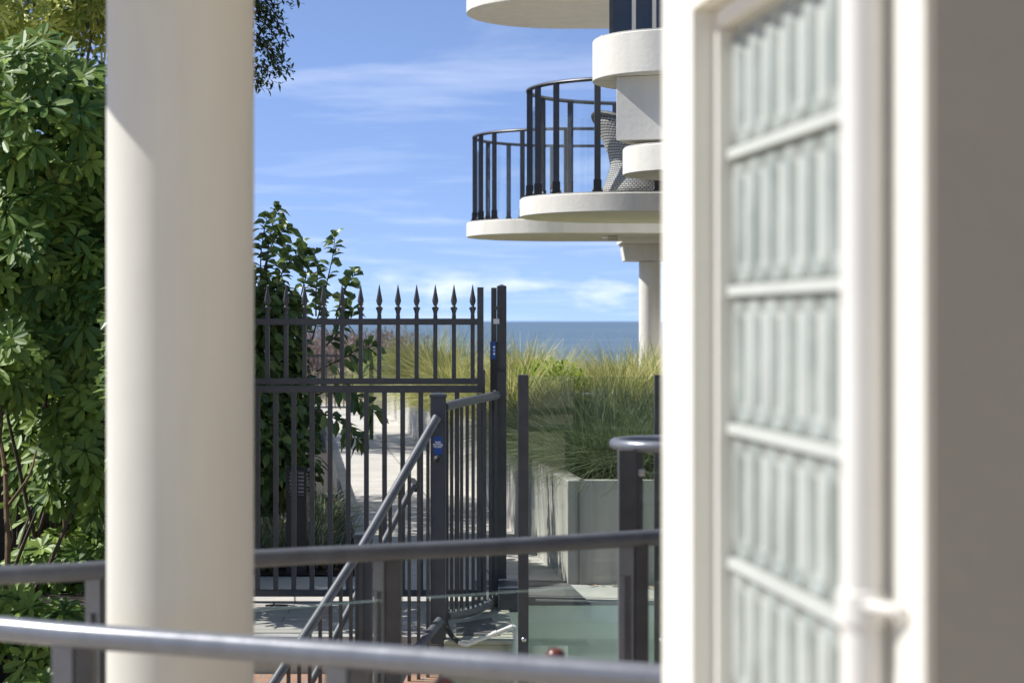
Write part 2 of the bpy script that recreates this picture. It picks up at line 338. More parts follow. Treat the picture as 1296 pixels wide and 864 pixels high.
# steps to the courtyard
st = thing('brick_steps', 'cream steps with terracotta brick treads below the landing', 'steps', (-1, 9.8, -.16))
rs = MB(); tr = MB()
for i in range(5):
    z = -.185-.165*i; y1 = 9.795-.30*i
    rs.box(-2.2, -.36, y1-.30, y1+.01*0, z-.165 if i < 4 else -1.75, z-.05); tr.box(-2.2, -.36, y1-.318, y1, z-.048, z)
rs.box(-2.2, -.36, 9.797, 9.895, -1.7, -.05)
rs.build('riser', M['riser'], st); tr.build('tread', M['bricktop'], st, bevel=.004)

# ------------------------------------------------------------------ cream plinth with pipe, right of the stair
ph = thing('utility_plinth', 'pale green cream plinth with white waste pipe beside the pool fence post', 'plinth', (-.15, 9.9, -.1))
MB().prism([(-.335, 9.72), (.005, 9.72), (-.025, 10.99), (-.335, 10.99)], -1.7, -.03).build('body', M['plinth'], ph, bevel=.006)
MB().prism([(-.333, 9.70), (.01, 9.70), (-.02, 10.95), (-.333, 10.95)], -.028, -.008).build('capping', M['plinth'], ph, bevel=.004)
MB().add([P(577, 802, 9.85), P(632, 802, 9.85), P(622, 781, 10.4), P(577, 788, 10.25), P(577, 806, 9.85), P(632, 806, 9.85), P(622, 785, 10.4), P(577, 792, 10.25)],
    [(0, 1, 2, 3), (4, 5, 1, 0), (5, 6, 2, 1), (7, 4, 0, 3)]).build('lid', M['slate'], ph)
pp = spline([P(580, 812, 9.66), P(590, 815, 9.66), P(600, 811, 9.66), P(625, 802, 9.66), P(648, 793, 9.66), P(652, 797, 9.66), P(653, 806, 9.66), P(653, 870, 9.66)], 5)
wp = MB().tube(pp, .0115, 12)
for q in ((600, 811), (626, 801.5), (646, 794)): wp.tube([P(q[0]-3, q[1]+1.2, 9.66), P(q[0]+3, q[1]-1.2, 9.66)], .0145, 12)
wp.build('waste_pipe', M['pipe'], ph, smooth=True)
MB().tube(spline([P(563, 772, 9.8), P(564, 786, 9.75), P(571, 803, 9.7), P(582, 813, 9.66)], 6), .013, 10).build('hose', M['black'], ph, smooth=True)
ftg = thing('gate_plinth', 'dark steel box under the gate post behind the stair rail', 'box', (0, 10.9, 0))
MB().box(-.075, .035, 10.72, 11.1, -.02, .115).build('casing', M['newel'], ftg, bevel=.006)
MB().box(-.075, .03, 10.714, 10.72, .05, .053).box(-.075, .03, 10.70, 10.719, .085, .10).build('ridge', M['gate'], ftg)

# ------------------------------------------------------------------ planter of board-marked concrete
pla = thing('concrete_planter', 'long board-marked concrete planter full of grasses beside the path', 'planter', (.5, 12, 0))
y0, y1, H = 11.7, 34.0, .615
a0, a1 = Vector((pl(y0), y0)), Vector((pl(y1), y1)); dirv = (a1-a0).normalized(); nrm = Vector((dirv.y, -dirv.x))
t = 0; L = (a1-a0).length; k = 0
while t < L-.05:
    t2 = min(L, t+1.15)
    p, q = a0+dirv*(t+.004), a0+dirv*(t2-.004)
    MB().prism([tuple(p), tuple(p+nrm*.11), tuple(q+nrm*.11), tuple(q)][::-1], -.1, H).build('side_panel', M['concrete'], pla, bevel=.006)
    t = t2; k += 1
x = pl(y0)+.07
MB().box(x, x+1.1, y0-.002, y0+.11, -.1, H).build('front_panel', M['concrete'], pla); x += 1.108
while x < 5:
    MB().box(x, min(5, x+1.19), y0, y0+.11, -.1, H).build('front_panel', M['concrete'], pla, bevel=.006); x += 1.2
MB().box(pl(y1), 5, y1+.01, y1+.12, -.1, H).build('end_panel', M['concrete'], pla)
MB().add([(pl(y0)+.1, y0+.1, H-.1), (5, y0+.1, H-.1), (5, y1, H-.1), (pl(y1)+.1, y1, H-.1)], [(0, 1, 2, 3)]).build('soil', M['soil'], pla)
p2 = thing('concrete_planter', 'far grey concrete planter wall across the end of the path', 'planter', (-2.2, 35, 0))
MB().box(-2.55, -1.98, 34.3, 34.45, -.1, .66).build('front_panel', M['concrete'], p2, bevel=.01)
MB().box(-1.97, -1.9, 34.3, 39, -.1, .63).box(-2.55, -2.42, 34.46, 39, -.1, .66).build('side_panel', M['concrete'], p2, bevel=.01)

# ------------------------------------------------------------------ foliage helpers
def leaf(mb, base, d, up, L, W, tint, droop=.25, fold=.18, seg=3, rim=False, tip=.25):
    d = d.normalized(); s = d.cross(up)
    if s.length < 1e-3: s = d.cross(Vector((1, 0, 0)))
    s.normalize(); n = s.cross(d)
    prof = [(0, .06), (.33, .72), (.68, 1.0), (1, tip)] if seg == 3 else [(0, .1), (.5, 1), (1, .12)]
    vs = []; rm = []
    for t, wd in prof:
        c = base+d*L*t-n*0+Vector((0, 0, -1))*L*droop*t*t
        hw = W*wd/2
        vs += [c-s*hw+n*fold*hw, c, c+s*hw+n*fold*hw]; rm += [1, 0, 1] if rim else [0, 0, 0]
    fs = []
    for i in range(len(prof)-1):
        a = i*3; fs += [(a, a+1, a+4, a+3), (a+1, a+2, a+5, a+4)]
    mb.add(vs, fs, 0, tint, rm)
def rv(): 
    while 1:
        v = Vector((random.uniform(-1, 1), random.uniform(-1, 1), random.uniform(-1, 1)))
        if .05 < v.length < 1: return v.normalized()
def whorl(mb, c, axis, Rr, n, W, tint, droop=.35):
    axis = axis.normalized(); a = axis.orthogonal().normalized(); b = axis.cross(a); o = random.random()*6.28
    for k in range(n):
        th = o+2*math.pi*k/n+random.uniform(-.15, .15)
        d = (a*math.cos(th)+b*math.sin(th))+axis*random.uniform(.05, .45)
        st = c+d.normalized()*Rr*.12
        leaf(mb, st, d, axis, Rr*random.uniform(.8, 1.1), W*random.uniform(.85, 1.15), max(0.02, min(1, tint+random.uniform(-.25, .25)+(.5 if random.random() < .03 else 0))), droop*random.uniform(.5, 1.5), tip=.45)
def branchy(mb, base, tips, r=.02, jit=.1, seg=5):
    for t in tips:
        m1 = base.lerp(t, .4)+rv()*jit*.6; m2 = base.lerp(t, .75)+rv()*jit*.5
        mb.tube(spline([base, m1, m2, t], 4), r*random.uniform(.7, 1.1), seg, r2=r*.25, tint=.5)
def shell(c, rad, n, fill=.35):
    """points in an ellipsoid, most near its surface, in lumps"""
    lumps = [rv() for _ in range(14)]
    o = []
    while len(o) < n:
        d = rv(); k = .82+.22*max(d.dot(l)**5 if d.dot(l) > 0 else 0 for l in lumps)
        r = k*(random.random()**fill)
        o.append((Vector((c[0]+d.x*rad[0]*r, c[1]+d.y*rad[1]*r, c[2]+d.z*rad[2]*r)), d))
    return o

def schefflera(label, base, blobs, n, Rr=.125, tintlo=.1):
    t = thing('umbrella_tree', label, 'shrub', base, 'umbrella trees along the left side')
    mb = MB(); tk = MB(); B = Vector(base)
    for c, rad, frac in blobs:
        for p, d in shell(c, rad, int(n*frac), .3):
            ax = (d*.55+Vector((-.1, -.65, .6))+rv()*.45)
            hp = random.random()
            whorl(mb, p, ax, Rr*random.uniform(.6, 1.3), random.randint(7, 10), .044*Rr/.125, min(1, tintlo+hp**1.8*.8), random.uniform(.0, .45))
            if random.random() < .2: tk.tube([p-ax.normalized()*.22+rv()*.03, p], .005, 4, tint=.5)
        for _ in range(2):
            tip = Vector(c)+rv()*min(rad)*.6
            branchy(tk, B+Vector((random.uniform(-.12, .12), random.uniform(-.1, .1), 0)), [tip], .018, .12, 6)
    mb.build('foliage', M['schefflera'], t); tk.build('trunk', M['twig'], t, smooth=True)
    return t
schefflera('umbrella tree with big sunlit leaf whorls at the top left, beside the column', (-2.95, 12.3, -.1),
    [((-2.95, 12.3, 2.78), (.62, .6, .52), .30), ((-2.5, 12.5, 2.5), (.45, .5, .55), .22), ((-3.1, 12.2, 2.0), (.55, .55, .5), .24), ((-2.55, 12.2, 1.6), (.36, .4, .55), .24)], 1150)
schefflera('lower umbrella tree with bare forking stems showing at the left edge', (-3.15, 11.9, -.4),
    [((-3.0, 11.75, 1.30), (.28, .3, .24), .22), ((-2.55, 12.0, .75), (.30, .3, .42), .26), ((-2.7, 12.1, .05), (.45, .3, .22), .18), ((-2.85, 12.5, .75), (.45, .25, .5), .34)], 460, .12, .25)
schefflera('low umbrella seedling spreading under the left handrails', (-2.55, 10.9, -.65),
    [((-2.55, 10.9, -.22), (.28, .25, .22), .4), ((-2.9, 11.1, -.1), (.3, .25, .22), .3), ((-2.4, 10.7, -.5), (.25, .2, .2), .3)], 150, .11, .2)
tkx = thing('bare_stem_shrub', 'thin pale brown forking stems between the umbrella trees and the fence', 'shrub', (-3.05, 11.9, -.3))
bs = MB()
bs.tube(spline([P(4, 800, 11.8), P(10, 700, 11.8), P(8, 640, 11.85), P(6, 590, 11.9), P(-4, 540, 12)], 5), .019, 8, r2=.014, tint=.5)
bs.tube(spline([P(10, 640, 11.85), P(25, 620, 11.8), P(38, 600, 11.75), P(46, 570, 11.8)], 5), .011, 7, r2=.006, tint=.5)
bs.tube(spline([P(84, 800, 12.1), P(86, 760, 12.1), P(80, 640, 12.1), P(74, 600, 12.1), P(72, 550, 12.2)], 5), .013, 8, r2=.008, tint=.5)
bs.tube(spline([P(10, 700, 11.8), P(16, 680, 11.75), P(12, 655, 11.75)], 4), .004, 5, tint=.5)
bs.build('stem', M['bark'], tkx, smooth=True)
# board fence added behind, coloured dark so the leaf gaps read as shade
fb = thing('timber_fence', 'dark board fence added behind the umbrella trees to darken their gaps', 'fence', (-4, 13.4, 0))
for i in range(16):
    MB().box(-5.6+i*.205, -5.6+i*.205+.195, 13.35+random.uniform(-.004, .004), 13.375, -.1, 2.3+random.uniform(-.02, .02)).build('board', M['timber'], fb)
MB().box(-5.6, -2.33, 13.378, 13.42, .4, .49).box(-5.6, -2.33, 13.378, 13.42, 1.8, 1.89).build('rail', M['timber'], fb)

# variegated yellow shrub above
yv = thing('variegated_shrub', 'yellow variegated shrub rising above the umbrella tree at the top left', 'shrub', (-4, 14.6, 0))
mb = MB()
for c, rad, n in (((-3.9, 14.4, 4.1), (1.15, .7, .75), 900), ((-3.0, 14.5, 4.15), (.6, .5, .65), 520)):
    for p, d in shell(c, rad, n, .25):
        whorl(mb, p, d*.5+Vector((-.2, -.6, .5))+rv()*.5, .085*random.uniform(.7, 1.3), random.randint(5, 8), .026, random.random()**1.1, .2)
mb.build('foliage', M['yellow'], yv)
mb = MB(); branchy(mb, Vector((-3.7, 14.6, 0)), [Vector((-3.8+random.uniform(-.9, .9), 14.5, random.uniform(3.5, 4.5))) for _ in range(7)], .035, .25, 6); mb.build('trunk', M['bark'], yv, smooth=True)

# small-leaved tree whose sprays hang beside the column top
def small_tree(label, base, crowns, n, L, m, sprays=(), group=None):
    t = thing('small_leaved_tree', label, 'tree', base, group)
    mb = MB(); tk = MB(); B = Vector(base)
    for c, rad, fr in crowns:
        cc = Vector(c); branchy(tk, B, [cc+rv()*min(rad)*.5 for _ in range(3)], .06, .3, 7)
        for p, d in shell(c, rad, int(n*fr), .3):
            for _ in range(5):
                leaf(mb, p+rv()*.07, rv()+d*.5+Vector((0, 0, .2)), Vector((0, 0, 1)), L*random.uniform(.7, 1.2), L*.42, random.random()**1.5*.95+.03, .2, seg=2)
    for sp in sprays:
        pts = spline(sp, 8); tk.tube(pts, .008, 5, r2=.003, tint=.5)
        for q in pts[4:]:
            for _ in range(9):
                leaf(mb, q+rv()*.05, rv()+Vector((.3, 0, .1)), Vector((0, 0, 1)), L*random.uniform(.7, 1.15), L*.45, random.random()**1.5*.95+.03, .2, seg=2)
    mb.build('crown', m, t); tk.build('trunk', M['twig'], t, smooth=True); return t
spr = []
for (a, b, c) in (((300, 60), (325, 80), (352, 98)), ((300, 20), (335, 30), (358, 62)), ((300, 40), (340, 62), (364, 92)), ((300, 90), (320, 100), (334, 106)), ((300, 5), (330, 20), (350, 28)), ((310, -30), (345, -20), (372, 3)), ((300, -10), (335, 0), (360, 45)), ((300, 30), (330, 50), (345, 80)), ((310, -10), (325, 10), (345, 5))):
    spr.append([P(*a, 14.0), P(*b, 13.9), P(*c, 13.8)])
small_tree('small leaved tree with sprays hanging beside the top of the column', (-2.5, 14.3, 0), [((-2.6, 14.4, 4.6), (.72, .9, 1.2), .55), ((-2.5, 13.8, 5.5), (.95, 1.0, .75), .45)], 1500, .055, M['pitto'], spr)
small_tree('spreading garden tree added out of view along the bed, shading the far path', (-7.2, 26.2, 0), [((-6.9, 26.2, 4.6), (2.2, 2.5, 1.6), .6), ((-6.6, 26.0, 6.3), (2.0, 2.3, 1.2), .4)], 1500, .16, M['pitto'])  # caster set out of view for the shade bands on the path
small_tree('garden tree added behind the umbrella trees to shade the path', (-5.1, 16.4, 0), [((-5.0, 17.0, 4.3), (1.3, 1.4, 1.3), .6), ((-4.9, 16.6, 5.9), (1.2, 1.4, 1.0), .4)], 1300, .11, M['pitto'])  # hidden caster, placed to shade the nearer path

# hibiscus-like shrub behind the gate
hb = thing('glossy_shrub', 'dark glossy leaved shrub behind the left end of the spear-topped gate', 'shrub', (-2.0, 12.8, 0))
mb = MB(); tk = MB()
def hleaf(p, d, s=1): leaf(mb, p, d, Vector((random.uniform(-.5, .5), random.uniform(-1, .2), random.uniform(.2, 1))), .078*s*random.uniform(.65, 1.25), .050*s*random.uniform(.8, 1.2), random.random()**1.6*.95+.03, random.uniform(.15, .6), .3, tip=.08)
for c, rad, n in (((-1.85, 12.9, 1.35), (.52, .5, .62), 900), ((-1.75, 12.8, .75), (.55, .5, .42), 700), ((-2.3, 13.0, 1.6), (.7, .5, .7), 500), ((-1.50, 12.85, 1.0), (.24, .3, .30), 230), ((-1.62, 12.8, 1.62), (.28, .3, .22), 200), ((-1.52, 12.9, .55), (.2, .3, .2), 100)):
    for p, d in shell(c, rad, n, .4):
        for _ in range(3): hleaf(p+rv()*.04, d*.8+rv()*.8+Vector((0, -.1, -.1)))
tips = [((335, 420), (338, 330), (345, 285), (352, 264)), ((330, 400), (330, 330), (333, 300), (338, 275)), ((370, 420), (382, 370), (390, 335), (384, 308)), ((395, 430), (408, 380), (420, 330), (424, 300)), ((420, 430), (430, 385), (440, 360), (450, 345)),
        ((335, 420), (345, 370), (360, 340), (366, 320)), ((345, 400), (355, 350), (372, 328), (385, 320)), ((400, 400), (400, 370), (402, 345), (398, 322)), ((330, 360), (340, 320), (350, 300), (362, 290)),
        ((400, 500), (430, 490), (455, 505), (474, 522)), ((400, 520), (425, 530), (442, 545), (455, 560)), ((400, 470), (440, 450), (455, 440), (475, 438)), ((410, 440), (430, 420), (445, 400), (440, 385))]
for tp in tips:
    d = random.uniform(12.5, 12.9)
    pts = spline([P(a, b, d+random.uniform(-.05, .05)) for a, b in tp], 8); tk.tube(pts, .006, 5, r2=.0022, tint=.5)
    for i in range(3, len(pts)):
        q = pts[i]; dr = (pts[min(i+1, len(pts)-1)]-pts[i-1]).normalized()
        for sgn in ((1, -1) if i % 3 == 0 else (1,)):
            side = Vector((dr.z, random.uniform(-.6, .6), -dr.x))*sgn*(1 if i % 4 < 2 else -1)
            hleaf(q+rv()*.006, side*random.uniform(.6, 1)+dr*random.uniform(.2, .9)+rv()*.35, 1.1)
    for _ in range(3): hleaf(pts[-1], dr+rv()*.6, .9)
branchy(tk, Vector((-1.95, 12.9, 0)), [Vector((-1.9+random.uniform(-.5, .5), 12.9, random.uniform(.9, 2.0))) for _ in range(9)], .018, .15, 6)
mb.build('foliage', M['hibiscus'], hb); tk.build('stem', M['twig'], hb, smooth=True)

# grasses
def blade(mb, base, d, L, W, tint, arch):
    n = 4; side = Vector((-d.y, d.x, 0)); side.normalize() if side.length > 0 else None
    side = (side+rv()*.5).normalized(); vs = []
    for i in range(n+1):
        t = i/n; p = base+Vector((0, 0, 1))*L*(t-arch*.62*t*t)+d*L*(.16*t+arch*.75*t*t)
        wd = W*(1-.8*t**1.5)
        vs += [p-side*wd/2+Vector((0, 0, 0)), p+side*wd/2]
    mb.add(vs, [(2*i, 2*i+1, 2*i+3, 2*i+2) for i in range(n)], 0, tint)
def tussock(mb, c, Hh, spread, n, W=.005, lean=(0, 0)):
    for _ in range(n):
        a = random.random()*6.283; rr = spread*.28*random.random()**.5
        d = Vector((math.cos(a)+lean[0], math.sin(a)+lean[1], 0))
        b = Vector(c)+Vector((math.cos(a)*rr, math.sin(a)*rr, 0))
        blade(mb, b, d, Hh*random.uniform(.65, 1.25), W*random.uniform(.7, 1.3), random.random()**1.4*.95+.03, random.uniform(.15, 1.05)*spread/.5)
mb = MB()
spots = [(.66, 12.35), (.95, 12.3), (1.3, 12.3), (.68, 12.8), (1.0, 12.85), (1.4, 12.7), (.56, 13.3), (.5, 13.9), (.85, 13.5), (1.2, 13.6), (.42, 14.5), (.75, 14.4), (1.1, 14.4), (1.5, 14.4), (.35, 15.3), (.8, 15.4), (.50, 12.7), (.44, 13.3), (.36, 14.1), (.26, 14.9), (.16, 15.7)]
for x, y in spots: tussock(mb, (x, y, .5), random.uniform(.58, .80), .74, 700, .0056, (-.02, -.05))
o = mb.build('tussock_grass', M['grass_shade'], loc=(.7, 12.5, .5)); tag(o, 'long arching grass, darkened for shade, filling the near end of the concrete planter', 'grass', kind='stuff')
mb = MB()
for _ in range(46):
    y = random.uniform(15.6, 32); x = random.uniform(pl(y)+.25, pl(y)+2.6+.05*y); tussock(mb, (x, y, .5), random.uniform(.42, .58), .62, 150, .010)
tag(mb.build('planter_grass', M['grass_sun'], loc=(0, 22, .5)), 'shorter sunlit grass carpet along the planter between the tall tussocks', 'grass', kind='stuff')
sunny = [('dense green gold tussock just left of the latch post, behind the last pickets', 568, 20.5, .80), ('tall pale feathery tussock behind the two pickets left of the latch post', 552, 25.0, .92), ('rounded yellow green tussock next to the far planter corner', 522, 29.0, .88),
         ('straw tipped tussock directly right of the gate post top', 662, 18.0, .76), ('olive sunlit tussock right of the gate post, behind the lime shrub', 688, 20.0, .80), ('farther sunlit tussock against the sea between gate post and balcony column', 668, 23.5, .85), ('low sunlit tussock sloping down to the gap with sea view', 712, 18.6, .62),
         ('broad sunlit tussock left of the round balcony column foot', 775, 18.6, .76), ('dense straw green tussock growing in front of the column foot', 800, 20.5, .80), ('rightmost sunlit tussock by the column foot and white wall', 834, 19.0, .78)]
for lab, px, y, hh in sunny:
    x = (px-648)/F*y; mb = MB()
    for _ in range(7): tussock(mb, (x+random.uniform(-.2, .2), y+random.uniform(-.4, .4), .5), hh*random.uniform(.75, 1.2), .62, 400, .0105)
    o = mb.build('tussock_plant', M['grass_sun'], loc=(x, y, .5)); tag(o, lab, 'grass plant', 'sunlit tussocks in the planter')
mb = MB()
for _ in range(36): tussock(mb, (random.uniform(-2.9, 3.5), random.uniform(33, 39), .2), .75, .9, 120, .014)
tag(mb.build('dune_grass', M['grass_sun'], loc=(0, 34, .4)), 'pale grasses growing at the seaward end of the path', 'grass', kind='stuff')
def bush(name, label, c, rad, n, L, m, kind=None, cat='shrub'):
    mb = MB()
    for p, d in shell(c, rad, n, .25):
        for _ in range(3): leaf(mb, p+rv()*L, rv()+d*.5+Vector((0, 0, .5)), Vector((0, 0, 1)), L*random.uniform(.6, 1.3), L*.5, random.random()*.95+.03, .1, seg=2)
    o = mb.build(name, m, loc=(c[0], c[1], 0)); tag(o, label, cat, kind=kind); return o
bush('lime_shrub', 'bright lime green leafy shrub between the gate post and the grasses', (.32, 18.2, .92), (.42, .4, .26), 420, .06, M['grass_lime'])
bush('lime_shrub', 'small yellow green shrub low behind the middle pickets', (-1.9, 31, .75), (.6, .5, .35), 260, .08, M['grass_lime'])
mb = MB()
for _ in range(40):
    cx, cy = random.uniform(-8.5, -2.3), random.uniform(40, 50)
    for p, d in shell((cx, cy, .62+random.uniform(-.15, .25)), (.9, .9, .55), 190, .25):
        for _ in range(3): leaf(mb, p+rv()*.1, rv()+Vector((0, 0, .8)), Vector((0, 0, 1)), .15, .035, random.random()*.95+.03, .1, seg=2)
tag(mb.build('dune_scrub', M['scrub'], loc=(-5, 45, 0)), 'mauve brown scrub on the dune beyond the path', 'scrub', kind='stuff')
# strap-leaved plant in front of scrub
mb = MB()
for _ in range(34):
    a = random.random()*6.28; leaf(mb, P(470, 458, 26)+Vector((0, 0, random.uniform(-.15, .2))), Vector((math.cos(a), math.sin(a), random.uniform(-.1, 1.1))), Vector((0, 0, 1)),   .30*random.uniform(.6, 1.1), .05, random.random()*.4+.03, .5, tip=.05)
sc = P(470, 458, 26); mb.tube([(sc.x, sc.y, 0), sc], .03, 6, tint=.1)
tag(mb.build('rosette_plant', M['hibiscus'], loc=(sc.x, sc.y, 0)), 'dark spiky rosette plant on a stem by the far railing', 'plant')
# strap leaved clumps in the bed
i = 0
for px, py, d, lab in ((335, 720, 12.4, 'striped strap leaved clump left of the bollard light, lowest'), (350, 660, 13.3, 'striped strap leaved clump behind the bollard light'), (398, 715, 12.5, 'striped strap leaved clump just right of the bollard light'), (410, 655, 13.6, 'striped strap leaved clump beside the dark bed edging'), (405, 610, 15.0, 'farther strap leaved clump under the glossy shrub'), (330, 640, 13.8, 'strap leaved clump by the column, under the glossy shrub')):
    mb = MB(); x = (px-648)/F*d
    for _ in range(3): tussock(mb, (x+random.uniform(-.1, .1), d+random.uniform(-.1, .1), .01), .34, .55, 75, .013)
    tag(mb.build('strap_leaf_plant', M['strap'], loc=(x, d, 0)), lab, 'plant', 'strap leaved clumps in the bed')
mb = MB()
for _ in range(500):
    y = random.uniform(12.1, 17); x = random.uniform(-2.2, bl(y)-.03); leaf(mb, Vector((x, y, .02)), Vector((random.uniform(-1, 1), random.uniform(-1, 1), .25)), Vector((0, 0, 1)), .06, .035, .5, .1, seg=2)
for _ in range(26):
    mbx = random.uniform(.45, .9); leaf(mb, Vector((mbx, 11.62-random.random()**2*.12, .006)), Vector((random.uniform(-1, 1), random.uniform(-1, 1), .15)), Vector((0, 0, 1)), .05, .025, .5, .1, seg=2)
tag(mb.build('leaf_litter', M['deadleaf'], loc=(-1.5, 13, 0)), 'dry orange brown fallen leaves on the mulch and by the planter', 'leaf litter', kind='stuff')
tw = MB().tube([P(336, 766.5, 10.75), P(347, 765.5, 10.75), P(364, 766, 10.75)], .006, 6).tube([P(346, 766, 10.75), P(347, 763, 10.77)], .005, 5)
tw.v = [(x, y, z+.002) for x, y, z in tw.v]
tag(tw.build('fallen_twig', M['twig'], smooth=True), 'thin dark twig lying on the grey landing before the gate', 'twig')

# bollard light
bd = thing('bollard_light', 'black louvred bollard light among the bed plants behind the gate', 'bollard light', (-1.31, 12.15, 0))
bx = -1.32; by = 12.15
MB().box(bx-.062, bx+.062, by-.062, by+.062, 0, .49).build('post', M['black'], bd, bevel=.004)
MB().box(bx-.07, bx+.07, by-.07, by+.07, .635, .655).build('cap', M['black'], bd, bevel=.004)
MB().box(bx-.045, bx+.045, by-.045, by+.045, .49, .635).build('lens', M['white'], bd)
lv = MB()
for k in range(6): lv.box(bx-.062, bx+.062, by-.062, by+.062, .497+k*.023, .507+k*.023)
for sx in (-1, 0, 1):
    lv.box(bx+sx*.054-.008, bx+sx*.054+.008, by-.0635, by-.05, .49, .635)
lv.build('louvre', M['black'], bd)

bush('shade_shrub', 'upright shrub added behind the big column to shade the path, next to the glossy shrub', (-2.3, 13.7, 1.3), (.42, .7, 1.4), 800, .09, M['hibiscus'])  # this and the next two: hidden shrubs added to cast shade on the path
bush('shade_shrub', 'round shrub added behind the big column to shade the path, nearest the umbrella trees', (-2.8, 14.8, 1.5), (.5, .85, 1.5), 900, .09, M['hibiscus'])
bush('shade_shrub', 'round shrub added behind the big column to shade the path, farther along the bed', (-3.2, 16.5, 1.6), (.6, .85, 1.5), 900, .09, M['hibiscus'])
bush('shade_shrub', 'tall shrub added past the left edge to shade the low umbrella seedling', (-3.65, 11.0, .55), (.45, .75, 1.1), 900, .09, M['hibiscus'])  # added out of view so the low left foliage falls in shadow
pt = thing('potted_shade_shrub', 'potted shrub added behind the big column to shade the landing', 'added shade plant', (-1.85, 10.6, 0))  # hidden plant, added to keep the landing in even shade
MB().lathe([(.13, 0), (.19, .30), (.205, .31), (.205, .34), (.18, .34), (.17, .31)], (-1.85, 10.6, 0), 32).build('pot', M['slate'], pt, smooth=True)
mb = MB()
for p, d in shell((-1.85, 10.6, 1.25), (.30, .5, 1.0), 900, .3):
    for _ in range(3): leaf(mb, p+rv()*.05, rv()+d*.5, Vector((0, -.3, 1)), .08, .045, random.random()*.95+.03, .2, seg=2)
mb.build('foliage', M['hibiscus'], pt)
mb = MB(); branchy(mb, Vector((-1.85, 10.6, .3)), [Vector((-1.85+random.uniform(-.15, .15), 10.6, random.uniform(.8, 1.3))) for _ in range(5)], .012, .08, 6); mb.build('stem', M['twig'], pt)
# far little railing
fr_ = thing('far_railing', 'thin dark railing across the far left end of the path', 'railing', (-2.9, 33, 0))
MB().bar((-4.6, 33, .98), (-2.35, 33, .98), .04, .04).bar((-4.6, 33, .12), (-2.35, 33, .12), .03, .03).build('rail', M['gate'], fr_)
for k in range(16): MB().bar((-4.55+k*.145, 33, .12), (-4.55+k*.145, 33, .97), .022, .022).build('baluster', M['gate'], fr_)
MB().box(-2.42, -2.34, 32.96, 33.04, 0, 1.0).build('post', M['gate'], fr_)

# ------------------------------------------------------------------ spear-topped gate
GD = 11.0; sc = F/GD
def GX(px): return (px-648)/sc
def GZ(py): return EYE-(py-406)/sc
gt = thing('spear_top_gate', 'charcoal steel gate with spear-topped pickets in front of the glossy shrub', 'gate', (GX(470), GD, 0))
xl, xr = GX(293), GX(605)
MB().box(xl, xr, GD-.02, GD+.02, GZ(411), GZ(403)).build('top_rail', M['gate'], gt, bevel=.002)
MB().box(xl, xr, GD-.02, GD+.02, GZ(486), GZ(478.5)).build('middle_rail', M['gate'], gt, bevel=.002)
MB().box(xl, xr, GD-.028, GD+.012, GZ(496.5), GZ(487.5)).build('middle_rail', M['gate'], gt, bevel=.002)
MB().box(xl, xr, GD-.02, GD+.02, GZ(754), GZ(745.5)).build('bottom_rail', M['gate'], gt, bevel=.002)
MB().box(GX(604), GX(612), GD-.021, GD+.021, GZ(497), GZ(363.5)).box(GX(610.5), GX(614), GD-.026, GD+.02, GZ(560), GZ(468)).box(GX(603.5), GX(611.5), GD-.02, GD+.02, GZ(754), GZ(498)).build('stile', M['gate'], gt, bevel=.002)
px = 598.2; first = None
spear = [(.0115, 0), (.0125, .012), (.0105, .016), (.0145, .040), (.0185, .050), (.021, .054), (.021, .060), (.012, .066), (.0085, .074), (.014, .086), (.0185, .104), (.0180, .112), (.0105, .155), (.0035, .200), (.0006, .215)]
def picket(x):
    if not hasattr(picket, 'p'):
        q = MB().box(x-.0115, x+.0115, GD-.0125, GD+.0125, GZ(479), GZ(403)+.01).build('picket', M['gate'], gt)
        s = MB().lathe([(r, z*.85) for r, z in spear], (x, GD, GZ(396.5)-.02), 8).build('spearhead', M['gate'], q, smooth=True)
        picket.p = (q, s, x)
    else:
        q0, s0, x0 = picket.p; q = q0.copy(); s = s0.copy(); C.objects.link(q); C.objects.link(s); q.location.x += x-x0; s.parent = q
while px > 296: picket(GX(px)); px -= 23.62
px = 578.5; b0 = None
while px > 296:
    x = GX(px)
    if b0 is None: b0 = MB().box(x-.013, x+.013, GD-.013, GD+.013, GZ(746), GZ(496)).build('bar', M['gate'], gt); bx0 = x
    else: b = b0.copy(); C.objects.link(b); b.location.x += x-bx0
    px -= 22.95
MB().box(GX(277), GX(292), GD-.04, GD+.04, 0, GZ(358)).build('hinge_post', M['gate'], gt, bevel=.003)
# latch post
gp = thing('gate_post', 'twin charcoal latch posts right of the gate with a small blue sticker', 'post', (GX(631), GD+.1, 0))
D2 = 11.1; s2 = F/D2
X2 = lambda px: (px-648)/s2; Z2 = lambda py: EYE-(py-406)/s2
MB().box(X2(629), X2(641), D2, D2+.06, -.03, Z2(362)).add([(X2(629), D2, Z2(362)), (X2(641), D2, Z2(362)), (X2(641), D2+.06, Z2(362)), (X2(629), D2+.06, Z2(362)), (X2(635), D2+.03, Z2(359.5))], [(0, 1, 4), (1, 2, 4), (2, 3, 4), (3, 0, 4)]).build('post', M['gate'], gp, bevel=.002)
MB().box(X2(621.6), X2(628.6), D2-.01, D2+.03, -.02, Z2(364)).build('slim_post', M['gate'], gp, bevel=.003)
MB().box(X2(620.5), X2(629.5), D2-.03, D2-.012, Z2(520), Z2(432)).build('latch_case', M['black'], gp, bevel=.003)
MB().box(X2(622), X2(627.5), D2-.0315, D2-.0295, Z2(454), Z2(432.5)).build('sticker', M['blue'], gp)
mk = MB()
for a, b in ((437.5, 440.5), (442.5, 444), (446, 449)): mk.box(X2(624.3), X2(626.6), D2-.0322, D2-.0317, Z2(b), Z2(a))
mk.build('print', M['white'], gp)
